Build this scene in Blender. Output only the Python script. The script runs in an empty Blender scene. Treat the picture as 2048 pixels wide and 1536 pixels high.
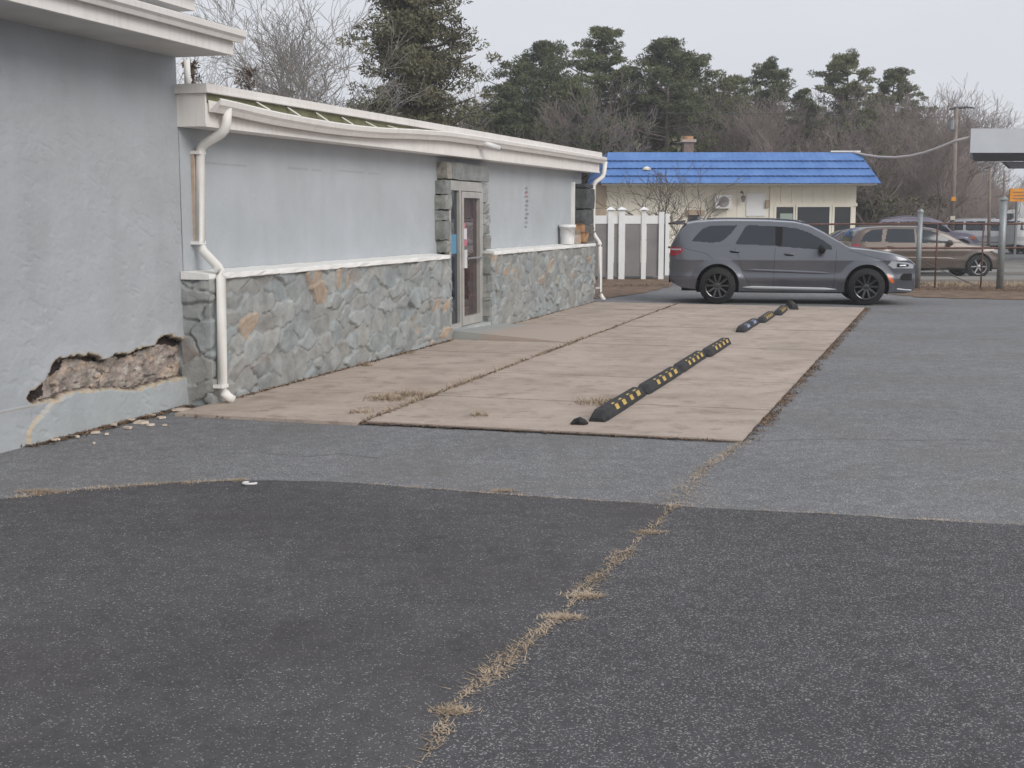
import bpy, math, random
import numpy as np
from mathutils import Vector, Matrix
random.seed(7)
R = math.radians
S = bpy.context.scene
COL = S.collection
# ------------------------------------------------------------------ camera
F, H = 2500.0, 1.72                      # focal length in pixels of the 2048 px wide photo, eye height
TH = math.atan(330 / F)
cam = bpy.data.cameras.new('camera'); cam_o = bpy.data.objects.new('camera', cam); COL.objects.link(cam_o)
cam.sensor_width = 36; cam.lens = 36 * F / 2048; cam.clip_end = 3000; cam.clip_start = 0.05
cam_o.location = (0, 0, H); cam_o.rotation_euler = (math.pi / 2 - TH, 0, 0)
S.camera = cam_o
# ------------------------------------------------------------------ sky, sun, exposure
SUN_EL, SUN_AZ = R(33), R(140)           # azimuth clockwise from +Y
w = bpy.data.worlds.new('World'); S.world = w; w.use_nodes = True
nt = w.node_tree; nt.nodes.clear()
out = nt.nodes.new('ShaderNodeOutputWorld'); bg = nt.nodes.new('ShaderNodeBackground')
sky = nt.nodes.new('ShaderNodeTexSky'); sky.sky_type = 'NISHITA'; sky.sun_disc = False
sky.sun_elevation = SUN_EL; sky.sun_rotation = SUN_AZ; sky.air_density = 1.0; sky.dust_density = 4.0
hs = nt.nodes.new('ShaderNodeHueSaturation'); hs.inputs['Saturation'].default_value = 0.25
tc = nt.nodes.new('ShaderNodeTexCoord'); mp = nt.nodes.new('ShaderNodeMapping'); mp.inputs['Scale'].default_value = (1, 1, 3.5)
nz = nt.nodes.new('ShaderNodeTexNoise'); nz.inputs['Scale'].default_value = 2.2; nz.inputs['Detail'].default_value = 5
cr = nt.nodes.new('ShaderNodeValToRGB')
cr.color_ramp.elements[0].position = .3; cr.color_ramp.elements[0].color = (7.3, 7.6, 8.35, 1)
cr.color_ramp.elements[1].position = .72; cr.color_ramp.elements[1].color = (8.2, 8.4, 8.85, 1)
mx = nt.nodes.new('ShaderNodeMixRGB'); mx.inputs[0].default_value = .9
nt.links.new(tc.outputs['Generated'], mp.inputs['Vector']); nt.links.new(mp.outputs[0], nz.inputs['Vector'])
nt.links.new(nz.outputs['Fac'], cr.inputs[0]); nt.links.new(sky.outputs[0], hs.inputs['Color'])
nt.links.new(hs.outputs[0], mx.inputs[1]); nt.links.new(cr.outputs[0], mx.inputs[2])
nt.links.new(mx.outputs[0], bg.inputs['Color']); bg.inputs['Strength'].default_value = 0.1
nt.links.new(bg.outputs[0], out.inputs['Surface'])
sl = bpy.data.lights.new('sun', 'SUN'); sl.energy = 1.85; sl.angle = R(32); sl.color = (1, .965, .92)
so = bpy.data.objects.new('sun', sl); COL.objects.link(so)
so.rotation_euler = Vector((-math.sin(SUN_AZ) * math.cos(SUN_EL), -math.cos(SUN_AZ) * math.cos(SUN_EL), -math.sin(SUN_EL))).to_track_quat('-Z', 'Y').to_euler()
S.view_settings.view_transform = 'Standard'; S.view_settings.look = 'None'; S.view_settings.gamma = 1
S.view_settings.exposure = 0.0

# ------------------------------------------------------------------ measuring helpers (photo pixel -> real place)
c_, s_ = math.cos(TH), math.sin(TH)
def ray(px, py): return (px - 1024, F * c_ - (py - 768) * s_, -F * s_ - (py - 768) * c_)
def G(px, py, z=0.0):
    r = ray(px, py); k = (z - H) / r[2]; return (r[0] * k, r[1] * k)
def P(px, py, Y):
    r = ray(px, py); k = Y / r[1]; return (r[0] * k, Y, H + r[2] * k)
O0 = G(425, 812); E0 = G(1187, 606); LL = math.dist(O0, E0)
U = ((E0[0] - O0[0]) / LL, (E0[1] - O0[1]) / LL); N = (U[1], -U[0])
ROTZ = math.atan2(U[1], U[0])            # building frame: x along the wall (s), -y outwards (t)
def Wp(px, py, t):                       # pixel on a plane parallel to the wall -> (s, z)
    r = ray(px, py); k = (t + O0[0] * N[0] + O0[1] * N[1]) / (r[0] * N[0] + r[1] * N[1])
    X, Y, Z = r[0] * k, r[1] * k, H + r[2] * k
    return ((X - O0[0]) * U[0] + (Y - O0[1]) * U[1], Z)
def ST(px, py):
    g = G(px, py); d = (g[0] - O0[0], g[1] - O0[1])
    return (d[0] * U[0] + d[1] * U[1], d[0] * N[0] + d[1] * N[1])
def BW(s, t, z=0.0): return (O0[0] + U[0] * s + N[0] * t, O0[1] + U[1] * s + N[1] * t, z)

# ------------------------------------------------------------------ numeric noise
def _hash(ix, iy, seed):
    h = np.sin(ix * 127.1 + iy * 311.7 + seed * 74.7) * 43758.5453
    return h - np.floor(h)
def vnoise(x, y, seed=0):
    ix, iy = np.floor(x), np.floor(y); fx, fy = x - ix, y - iy
    fx = fx * fx * (3 - 2 * fx); fy = fy * fy * (3 - 2 * fy)
    a = _hash(ix, iy, seed); b = _hash(ix + 1, iy, seed); c = _hash(ix, iy + 1, seed); d = _hash(ix + 1, iy + 1, seed)
    return (a * (1 - fx) + b * fx) * (1 - fy) + (c * (1 - fx) + d * fx) * fy
def fbm(x, y, seed=0, o=4):
    r = 0; a = .5
    for i in range(o): r = r + a * vnoise(x * 2 ** i, y * 2 ** i, seed + i * 13); a *= .5
    return r
def inpoly(x, y, poly):
    x = np.asarray(x, float); y = np.asarray(y, float); r = np.zeros(x.shape, bool); n = len(poly); j = n - 1
    for i in range(n):
        xi, yi = poly[i]; xj, yj = poly[j]
        if yi != yj:
            c = ((yi > y) != (yj > y)) & (x < (xj - xi) * (y - yi) / (yj - yi) + xi); r ^= c
        j = i
    return r

# ------------------------------------------------------------------ materials
def nodes(name):
    m = bpy.data.materials.new(name); m.use_nodes = True; t = m.node_tree
    return m, t, t.nodes['Principled BSDF']
def flat(name, c, rough=.6, metal=0, spec=.5, coat=0, emit=None):
    m, t, b = nodes(name); b.inputs['Base Color'].default_value = (*c, 1); b.inputs['Roughness'].default_value = rough
    b.inputs['Metallic'].default_value = metal; b.inputs['Specular IOR Level'].default_value = spec; b.inputs['Coat Weight'].default_value = coat
    b.inputs['Coat Roughness'].default_value = .06
    if emit: b.inputs['Emission Color'].default_value = (*emit[:3], 1); b.inputs['Emission Strength'].default_value = emit[3]
    return m
def tex(t, kind, scale, detail=4, vec=None, rough=.6):
    n = t.nodes.new('ShaderNodeTex' + kind); n.inputs['Scale'].default_value = scale
    if 'Detail' in n.inputs: n.inputs['Detail'].default_value = detail
    if kind == 'Voronoi': n.voronoi_dimensions = '2D'
    if kind == 'Noise': n.inputs['Roughness'].default_value = rough
    if vec: t.links.new(vec, n.inputs['Vector'])
    return n
def coord(t, scale=(1, 1, 1), rot=(0, 0, 0), kind='Object'):
    a = t.nodes.new('ShaderNodeTexCoord'); b = t.nodes.new('ShaderNodeMapping')
    b.inputs['Scale'].default_value = scale; b.inputs['Rotation'].default_value = rot
    t.links.new(a.outputs[kind], b.inputs['Vector']); return b.outputs[0]
def ramp(t, src, stops):
    n = t.nodes.new('ShaderNodeValToRGB'); e = n.color_ramp.elements
    e[0].position = 0; e[1].position = 1
    for k_ in range(len(stops) - 2): e.new(.001 * (k_ + 1))
    for i_ in range(len(stops) - 1, -1, -1): e[i_].position = stops[i_][0]
    for i_, (p, c) in enumerate(stops): e[i_].color = (*c, 1) if len(c) == 3 else c
    t.links.new(src, n.inputs[0]); return n.outputs[0]
def mix(t, a, b, fac, mode='MIX'):
    n = t.nodes.new('ShaderNodeMixRGB'); n.blend_type = mode
    for i, v in ((0, fac), (1, a), (2, b)):
        if isinstance(v, (int, float)): n.inputs[i].default_value = v
        elif isinstance(v, tuple): n.inputs[i].default_value = (*v, 1)
        else: t.links.new(v, n.inputs[i])
    return n.outputs[0]
def bump(t, b, src, strength, dist):
    n = t.nodes.new('ShaderNodeBump'); n.inputs['Strength'].default_value = strength; n.inputs['Distance'].default_value = dist
    t.links.new(src, n.inputs['Height'])
    if b.inputs['Normal'].links: t.links.new(b.inputs['Normal'].links[0].from_socket, n.inputs['Normal'])
    t.links.new(n.outputs[0], b.inputs['Normal'])
def worn(name, c1, c2, scale=3, rough=.7, bs=40, bd=.003, lo=.35, hi=.7, spec=.4, streak=None, metal=0, coat=0):
    m, t, b = nodes(name); v = coord(t)
    n = tex(t, 'Noise', scale, 6, v); col = ramp(t, n.outputs['Fac'], [(lo, c1), (hi, c2)])
    if streak:
        v2 = coord(t, (14, 14, .8)); n2 = tex(t, 'Noise', 1.5, 4, v2)
        f = ramp(t, n2.outputs['Fac'], [(.5, (0, 0, 0)), (.75, (1, 1, 1))]); col = mix(t, col, streak, mix(t, (0, 0, 0), (.5, .5, .5), f))
    t.links.new(col, b.inputs['Base Color']); b.inputs['Roughness'].default_value = rough
    b.inputs['Specular IOR Level'].default_value = spec; b.inputs['Metallic'].default_value = metal; b.inputs['Coat Weight'].default_value = coat
    n3 = tex(t, 'Noise', bs, 3, v); bump(t, b, n3.outputs['Fac'], .6, bd)
    return m
def vcol(name, rough=.8, bs=60, bd=.004, var=.25, bs2=None):
    m, t, b = nodes(name); a = t.nodes.new('ShaderNodeAttribute'); a.attribute_name = 'tint'; v = coord(t)
    n = tex(t, 'Noise', bs / 6, 6, v); f = ramp(t, n.outputs['Fac'], [(.3, (1 - var,) * 3), (.7, (1 + var * .3,) * 3)])
    t.links.new(mix(t, a.outputs['Color'], f, 1.0, 'MULTIPLY'), b.inputs['Base Color']); b.inputs['Roughness'].default_value = rough
    b.inputs['Specular IOR Level'].default_value = .3
    n3 = tex(t, 'Noise', bs, 4, v); bump(t, b, n3.outputs['Fac'], .7, bd); return m
def cell_random(t, cells):
    snap = t.nodes.new('ShaderNodeVectorMath'); snap.operation = 'SNAP'; snap.inputs[1].default_value = (.0035, .0035, 1.0)
    off = t.nodes.new('ShaderNodeVectorMath'); off.operation = 'ADD'; off.inputs[1].default_value = (.00023, .00031, .5)
    white = t.nodes.new('ShaderNodeTexWhiteNoise'); white.noise_dimensions = '3D'; sep = t.nodes.new('ShaderNodeSeparateColor')
    t.links.new(cells.outputs['Position'], off.inputs[0]); t.links.new(off.outputs[0], snap.inputs[0]); t.links.new(snap.outputs[0], white.inputs['Vector'])
    t.links.new(white.outputs['Color'], sep.inputs[0]); return sep
def asphalt(name, base, bright, dark, thr, scale, patch, dirt=None):
    m, t, b = nodes(name); v = coord(t)
    vo = tex(t, 'Voronoi', scale, vec=v); sep = cell_random(t, vo)
    cell = ramp(t, sep.outputs[0], [(0, dark), (.12, base), (thr, tuple(x * 1.12 for x in base)), (min(.995, thr + .05), bright)])
    vo2 = tex(t, 'Voronoi', scale * .27, vec=v); sep2 = cell_random(t, vo2)
    dn = t.nodes.new('ShaderNodeMath'); dn.operation = 'LESS_THAN'; dn.inputs[1].default_value = .22; t.links.new(vo2.outputs['Distance'], dn.inputs[0])
    pk = ramp(t, sep2.outputs[1], [(.93, (0, 0, 0)), (.95, (1, 1, 1))]); pk = mix(t, (0, 0, 0), pk, dn.outputs[0])
    cell = mix(t, cell, tuple(min(.5, x * 2.2) for x in bright), pk)
    n = tex(t, 'Noise', .45, 5, v); f = ramp(t, n.outputs['Fac'], [(.3, (1 - patch,) * 3), (.7, (1 + patch,) * 3)])
    col = mix(t, cell, f, 1.0, 'MULTIPLY')
    n4 = tex(t, 'Noise', 7, 6, v, .75); col = mix(t, col, ramp(t, n4.outputs['Fac'], [(.35, (.82,) * 3), (.65, (1.14,) * 3)]), 1.0, 'MULTIPLY')
    if dirt:
        n5 = tex(t, 'Noise', .8, 6, v); col = mix(t, col, dirt, mix(t, (0, 0, 0), ramp(t, n5.outputs['Fac'], [(.48, (0, 0, 0)), (.7, (1, 1, 1))]), .45))
    t.links.new(col, b.inputs['Base Color']); b.inputs['Roughness'].default_value = .9; b.inputs['Specular IOR Level'].default_value = .2
    nb = tex(t, 'Noise', 38, 4, v); bump(t, b, nb.outputs['Fac'], .6, .008); return m

M = {}
M['asphalt'] = asphalt('asphalt', (.166, .166, .172), (.44, .44, .44), (.11, .11, .115), .88, 62, .10, (.15, .14, .125))
M['asphalt_new'] = asphalt('asphalt_new', (.084, .081, .085), (.34, .34, .34), (.060, .058, .061), .935, 66, .25, (.075, .066, .06))
M['asphalt_mid'] = asphalt('asphalt_mid', (.078, .076, .081), (.28, .275, .27), (.052, .051, .054), .86, 62, .12)
M['far_ground'] = worn('far_ground', (.20, .19, .175), (.27, .25, .225), .3, .9, 20, .01)
M['dirt'] = worn('dirt', (.10, .07, .05), (.26, .17, .11), 3, .95, 30, .02)
M['joint'] = worn('joint', (.045, .036, .03), (.13, .095, .07), 9, .95, 60, .01)
def concrete():
    m, t, b = nodes('concrete'); v = coord(t)
    n = tex(t, 'Noise', .9, 7, v, .65); col = ramp(t, n.outputs['Fac'], [(.28, (.335, .275, .23)), (.5, (.44, .365, .31)), (.72, (.51, .425, .365))])
    v2 = coord(t, (1.5, 3, 1)); n2 = tex(t, 'Noise', 1.3, 6, v2, .7); col = mix(t, col, ramp(t, n2.outputs['Fac'], [(.3, (.86, .855, .85)), (.62, (1.03,) * 3)]), 1, 'MULTIPLY')
    n6 = tex(t, 'Noise', 3.5, 7, v, .7); col = mix(t, col, (.20, .155, .125), mix(t, (0, 0, 0), ramp(t, n6.outputs['Fac'], [(.52, (0, 0, 0)), (.72, (1, 1, 1))]), .7))
    n3 = tex(t, 'Noise', 160, 2, v); col = mix(t, col, ramp(t, n3.outputs['Fac'], [(.3, (.8,) * 3), (.7, (1.15,) * 3)]), 1, 'MULTIPLY')
    t.links.new(col, b.inputs['Base Color']); b.inputs['Roughness'].default_value = .9; b.inputs['Specular IOR Level'].default_value = .25
    bump(t, b, n3.outputs['Fac'], .4, .003); bump(t, b, n6.outputs['Fac'], .4, .012); return m
M['concrete'] = concrete()
M['step'] = worn('step_paint', (.36, .38, .37), (.47, .48, .46), 3, .8, 60, .003)
def stucco(name, base, rough_strokes=1.0):
    m, t, b = nodes(name); a = t.nodes.new('ShaderNodeAttribute'); a.attribute_name = 'tint'; v = coord(t)
    n = tex(t, 'Noise', 1.3, 6, v); col = mix(t, a.outputs['Color'], ramp(t, n.outputs['Fac'], [(.3, (.90, .90, .89)), (.7, (1.04, 1.04, 1.05))]), 1, 'MULTIPLY')
    vs = coord(t, (7, 7, 1.1)); ns = tex(t, 'Noise', .6, 5, vs); col = mix(t, col, ramp(t, ns.outputs['Fac'], [(.3, (.97, .97, .965)), (.62, (1.01,) * 3)]), 1, 'MULTIPLY')
    t.links.new(col, b.inputs['Base Color']); b.inputs['Roughness'].default_value = .75; b.inputs['Specular IOR Level'].default_value = .3
    v3 = coord(t, (5, 5, 22), (0, R(22), 0)); n3 = tex(t, 'Noise', 1.6, 5, v3, .6)
    st = ramp(t, n3.outputs['Fac'], [(.0, (1, 1, 1)), (.57, (1, 1, 1)), (.60, (.2, .2, .2)), (.64, (1, 1, 1))])
    v4 = tex(t, 'Noise', 2.2, 3, v); gate = ramp(t, v4.outputs['Fac'], [(.45, (1, 1, 1)), (.6, (0, 0, 0))])
    st = mix(t, st, (1.0, 1.0, 1.0), gate)
    bump(t, b, st, .8 * rough_strokes, .012); n5 = tex(t, 'Noise', 18, 5, v); bump(t, b, n5.outputs['Fac'], .5, .012)
    return m
M['stucco_rough'] = stucco('stucco_rough', None, .35); M['stucco'] = stucco('stucco', None, .12)
M['stone'] = vcol('flagstone', .8, 38, .008, .3); M['rubble'] = vcol('rubble', .95, 45, .02, .5)
M['white'] = worn('white_trim', (.76, .72, .68), (.83, .80, .76), 2.5, .5, 30, .001, streak=(.62, .56, .50))
M['ledge'] = worn('ledge_paint', (.76, .75, .72), (.84, .83, .80), 4, .6, 12, .012)
M['vinyl'] = worn('vinyl', (.76, .76, .75), (.84, .84, .83), 2, .4, 20, .0005)
M['pipe'] = worn('pipe_paint', (.74, .71, .66), (.82, .80, .76), 4, .45, 20, .0008)
M['rust'] = worn('rust', (.42, .31, .24), (.58, .48, .40), 8, .8, 40, .001)
M['algae'] = worn('algae', (.13, .135, .07), (.22, .22, .13), 5, .8, 30, .003)
M['soffit'] = worn('soffit', (.50, .49, .47), (.62, .61, .58), 2, .7, 20, .001)
M['shingle'] = worn('shingle', (.05, .05, .055), (.12, .115, .11), 14, .95, 60, .01)
M['roof_flat'] = worn('roof_flat', (.25, .24, .23), (.4, .39, .37), 2, .9, 20, .005)
M['door_alu'] = worn('door_frame', (.40, .385, .355), (.50, .485, .455), 4, .4, 30, .0008, metal=.2)
M['glass_dark'] = flat('glass_dark', (.022, .03, .04), .06, spec=.6)
M['navy'] = worn('navy_cloth', (.015, .022, .05), (.03, .045, .085), 3, .8, 20, .002)
M['maroon'] = worn('maroon_cloth', (.022, .012, .013), (.065, .024, .025), 4, .8, 20, .002)
M['paper'] = flat('paper', (.65, .62, .66), .7); M['pink'] = flat('pink_paper', (.5, .16, .22), .7); M['bluep'] = flat('blue_paper', (.10, .26, .40), .7)
M['plastic_w'] = worn('white_plastic', (.62, .61, .60), (.72, .71, .70), 4, .4, 20, .001)
M['black'] = flat('black_plastic', (.012, .012, .013), .5); M['rubber'] = worn('black_rubber', (.016, .016, .018), (.04, .038, .038), 10, .75, 60, .003)
M['yellow'] = worn('yellow_paint', (.42, .28, .07), (.62, .44, .14), 14, .7, 60, .001); M['blue_mark'] = worn('blue_mark', (.06, .10, .26), (.42, .46, .58), 22, .6, 60, .001)
M['grey_txt'] = flat('grey_ink', (.31, .31, .34), .7); M['red_txt'] = flat('red_ink', (.42, .22, .25), .7)
M['slate'] = vcol('slate', .7, 30, .006, .35)
M['panel_grey'] = worn('panel_grey', (.20, .185, .185), (.27, .255, .25), 1.5, .6, 20, .001)
M['cream'] = worn('cream_siding', (.80, .745, .63), (.85, .80, .69), 1.2, .7, 20, .002, streak=(.74, .67, .56)); M['blue_roof'] = worn('blue_roof', (.085, .19, .46), (.13, .26, .55), 1.8, .5, 20, .001, streak=(.08, .17, .40))
M['cream_dark'] = worn('cream_brown', (.40, .31, .22), (.5, .4, .3), 3, .8, 20, .002)  # brown tone, darker than the cream siding
M['terracotta'] = worn('terracotta', (.40, .22, .12), (.5, .29, .17), 6, .9, 20, .004); M['brick'] = worn('brick', (.17, .12, .10), (.27, .19, .15), 9, .9, 30, .01)
M['win_dark'] = flat('window_glass', (.025, .03, .032), .08, spec=.6); M['win_pale'] = flat('window_paper', (.35, .42, .36), .3)
M['bark'] = worn('bark', (.11, .09, .075), (.21, .175, .15), 6, .95, 30, .01); M['bark_pale'] = worn('bark_pale', (.22, .20, .18), (.36, .33, .30), 4, .95, 30, .01)
M['twig'] = worn('twig', (.19, .155, .14), (.31, .26, .24), .6, .95, 30, .002)
M['wood_pole'] = worn('pole_wood', (.20, .165, .14), (.30, .25, .215), 3, .9, 30, .004)
M['steel'] = worn('galvanised', (.24, .26, .265), (.34, .36, .36), 6, .5, 20, .001, metal=.4)
M['rail_rust'] = worn('rail_rust', (.10, .055, .045), (.19, .10, .08), 8, .85, 40, .002)
M['canopy'] = worn('canopy_metal', (.47, .49, .52), (.51, .53, .56), 1, .5, 10, .001); M['canopy_under'] = flat('canopy_soffit', (.07, .07, .08), .7)
M['orange'] = worn('orange_sign', (.75, .25, .02), (.9, .42, .05), 2, .5, 10, .001)
M['cable'] = flat('cable', (.45, .41, .40), .6); M['wire'] = flat('wire', (.06, .06, .065), .6)
def leafmat(name, a, b2, scale=1.2):
    m, t, b = nodes(name); v = coord(t); oi = t.nodes.new('ShaderNodeObjectInfo')
    n = tex(t, 'Noise', scale, 4, v); col = ramp(t, n.outputs['Fac'], [(.36, a), (.62, b2)])
    col = mix(t, col, ramp(t, oi.outputs['Random'], [(0, (.8, .82, .85)), (1, (1.18, 1.12, 1.0))]), 1, 'MULTIPLY')
    t.links.new(col, b.inputs['Base Color']); b.inputs['Roughness'].default_value = .85; b.inputs['Specular IOR Level'].default_value = .2; return m
M['needle'] = leafmat('pine_needle', (.088, .105, .06), (.17, .185, .095)); M['needle_olive'] = leafmat('cedar_foliage', (.098, .10, .073), (.175, .17, .115))
M['rust_leaf'] = leafmat('rust_leaf', (.09, .055, .035), (.16, .10, .06)); M['dry_grass'] = leafmat('dry_grass', (.36, .28, .20), (.56, .45, .34), 3)
M['litter'] = leafmat('leaf_litter', (.11, .075, .05), (.27, .18, .12), 6); M['chip'] = worn('stucco_chip', (.50, .40, .31), (.66, .58, .50), 8, .9, 40, .003)

# ------------------------------------------------------------------ mesh building
class MB:
    def __init__(s): s.v = []; s.f = []; s.mi = []
    def add(s, vs, fs, m=0):
        o = len(s.v); s.v += [tuple(p) for p in vs]; s.f += [tuple(i + o for i in f) for f in fs]; s.mi += [m] * len(fs); return s
    def box(s, x0, x1, y0, y1, z0, z1, m=0):
        vs = [(x, y, z) for z in (z0, z1) for y in (y0, y1) for x in (x0, x1)]
        return s.add(vs, [(0, 2, 3, 1), (4, 5, 7, 6), (0, 1, 5, 4), (2, 6, 7, 3), (0, 4, 6, 2), (1, 3, 7, 5)], m)
    def hexa(s, p, m=0):                    # p: 4 bottom (ccw) + 4 top
        return s.add(p, [(3, 2, 1, 0), (4, 5, 6, 7), (0, 1, 5, 4), (1, 2, 6, 5), (2, 3, 7, 6), (3, 0, 4, 7)], m)
    def tube(s, pts, r, n=8, m=0, cap=True, flatx=1.0):
        pts = [Vector(p) for p in pts]; rs = r if isinstance(r, (list, tuple)) else [r] * len(pts); rings = []
        for i, p in enumerate(pts):
            d = (pts[min(i + 1, len(pts) - 1)] - pts[max(i - 1, 0)])
            d = d.normalized() if d.length > 1e-9 else Vector((0, 0, 1))
            a = d.cross(Vector((0, 0, 1))) if abs(d.z) < .95 else d.cross(Vector((0, 1, 0)))
            a.normalize(); b = d.cross(a)
            rings.append([p + (a * math.cos(k * 2 * math.pi / n) * flatx + b * math.sin(k * 2 * math.pi / n)) * rs[i] for k in range(n)])
        vs = [q for rg in rings for q in rg]; fs = []
        for i in range(len(pts) - 1):
            for k in range(n): fs.append((i * n + k, i * n + (k + 1) % n, (i + 1) * n + (k + 1) % n, (i + 1) * n + k))
        if cap: fs += [tuple(range(n))[::-1], tuple(range((len(pts) - 1) * n, len(pts) * n))]
        return s.add(vs, fs, m)
    def prism(s, poly, f0, f1, m=0):        # poly list of 2D, f0/f1 map 2D->3D
        n = len(poly); vs = [f0(*p) for p in poly] + [f1(*p) for p in poly]
        return s.add(vs, [tuple(range(n))[::-1], tuple(range(n, 2 * n))] + [(i, (i + 1) % n, (i + 1) % n + n, i + n) for i in range(n)], m)
    def lathe(s, prof, n=24, axis='z', c=(0, 0, 0), m=0, caps=(1, 1)):
        vs = []; fs = []
        for (r, h) in prof:
            for k in range(n):
                a = 2 * math.pi * k / n; p = (r * math.cos(a), r * math.sin(a), h)
                if axis == 'y': p = (p[0], p[2], p[1])
                if axis == 'x': p = (p[2], p[0], p[1])
                vs.append((p[0] + c[0], p[1] + c[1], p[2] + c[2]))
        for i in range(len(prof) - 1):
            for k in range(n): fs.append((i * n + k, i * n + (k + 1) % n, (i + 1) * n + (k + 1) % n, (i + 1) * n + k))
        if caps[0]: fs.append(tuple(range(n)))
        if caps[1]: fs.append(tuple(range((len(prof) - 1) * n, len(prof) * n))[::-1])
        return s.add(vs, fs, m)
    def build(s, name, mats, parent=None, smooth=False, tint=None):
        me = bpy.data.meshes.new(name); me.from_pydata(s.v, [], s.f)
        for mm in (mats if isinstance(mats, (list, tuple)) else [mats]): me.materials.append(M[mm])
        if any(s.mi): me.polygons.foreach_set('material_index', s.mi)
        if smooth: me.polygons.foreach_set('use_smooth', [True] * len(me.polygons))
        if tint is not None:
            a = me.color_attributes.new('tint', 'FLOAT_COLOR', 'POINT'); arr = np.ones((len(s.v), 4), np.float32)
            arr[:, :3] = tint; a.data.foreach_set('color', arr.ravel())
        me.update(); return link(name, me, parent)
def link(name, me, parent=None):
    o = bpy.data.objects.new(name, me); COL.objects.link(o)
    if parent is not None: o.parent = parent
    return o
def npmesh(name, V, Fq, mats, parent=None, smooth=False, tint=None):
    me = bpy.data.meshes.new(name); V = np.asarray(V, np.float32); Fq = np.asarray(Fq, np.int32); k = Fq.shape[1]
    me.vertices.add(len(V)); me.vertices.foreach_set('co', V.ravel())
    me.loops.add(Fq.size); me.loops.foreach_set('vertex_index', Fq.ravel())
    me.polygons.add(len(Fq)); me.polygons.foreach_set('loop_start', np.arange(0, Fq.size, k, dtype=np.int32)); me.polygons.foreach_set('loop_total', np.full(len(Fq), k, np.int32))
    for mm in (mats if isinstance(mats, (list, tuple)) else [mats]): me.materials.append(M[mm])
    if smooth: me.polygons.foreach_set('use_smooth', np.ones(len(Fq), bool))
    me.update(calc_edges=True)
    if tint is not None:
        a = me.color_attributes.new('tint', 'FLOAT_COLOR', 'POINT'); arr = np.ones((len(V), 4), np.float32); arr[:, :3] = tint; a.data.foreach_set('color', arr.ravel())
    return link(name, me, parent)
def tag(o, label=None, cat=None, group=None, kind=None):
    if label: o['label'] = label
    if cat: o['category'] = cat
    if group: o['group'] = group
    if kind: o['kind'] = kind
    return o
def thing(name, label, cat, loc=(0, 0, 0), rz=0, group=None):
    o = bpy.data.objects.new(name, None); COL.objects.link(o); o.location = loc; o.rotation_euler = (0, 0, rz); o.empty_display_size = .3
    return tag(o, label, cat, group)
def copy_tree(o, parent=None):
    c = o.copy(); COL.objects.link(c)
    if parent is not None: c.parent = parent
    for ch in list(o.children): copy_tree(ch, c)
    return c
def used(V, Fq):                           # drop unused verts
    ids, inv = np.unique(Fq.ravel(), return_inverse=True); return V[ids], inv.reshape(Fq.shape), ids

# ================================================================== GROUND
def edge_noise(pts, amp, step=.25, seed=1):
    r = []; rnd = random.Random(seed)
    for i in range(len(pts) - 1):
        a, b = pts[i], pts[i + 1]; d = math.dist(a, b); n = max(1, int(d / step)); nx, ny = -(b[1] - a[1]) / max(d, 1e-6), (b[0] - a[0]) / max(d, 1e-6)
        for k in range(n):
            q = k / n; j = (rnd.random() - .5) * 2 * amp if (k or i) else 0
            r.append((a[0] + (b[0] - a[0]) * q + nx * j, a[1] + (b[1] - a[1]) * q + ny * j))
    r.append(pts[-1]); return r
def sheet(name, poly, z, mat, kind='structure', thick=None):
    mb = MB()
    if thick: mb.prism(poly, lambda x, y: (x, y, z - thick), lambda x, y: (x, y, z))
    else: mb.add([(x, y, z) for x, y in poly], [tuple(range(len(poly)))])
    o = mb.build(name, mat); o['kind'] = kind; return o
mb = MB(); mb.add([(-900, -60, 0), (900, -60, 0), (900, 1500, 0), (-900, 1500, 0)], [(0, 1, 2, 3)])
o = mb.build('ground', 'asphalt'); o['kind'] = 'structure'
EDGE = [G(*p) for p in [(-260, 1030), (0, 1000), (140, 983), (300, 970), (480, 962), (700, 966), (1000, 990), (1200, 1003), (1350, 1013), (1600, 1026), (1850, 1041), (2048, 1051), (2400, 1072)]]
CRACK = [G(*p) for p in [(780, 1600), (840, 1536), (880, 1470), (895, 1420), (985, 1350), (1050, 1290), (1115, 1240), (1170, 1180), (1215, 1140), (1290, 1070), (1350, 1013)]]
eL = edge_noise(EDGE[:9], .02, .12, 3); eR = edge_noise(EDGE[8:], .02, .12, 4); cN = edge_noise(CRACK, .02, .08, 5)
sheet('asphalt_left', [(-9, -8), (CRACK[0][0] - 1.6, -8)] + cN + eL[::-1][1:] + [(-9, EDGE[0][1])], .006, 'asphalt_new')
sheet('asphalt_right', [(CRACK[0][0] - 1.55, -8), (12, -8), (12, EDGE[-1][1])] + eR[::-1] + cN[::-1][1:], .004, 'asphalt_mid')
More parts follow.
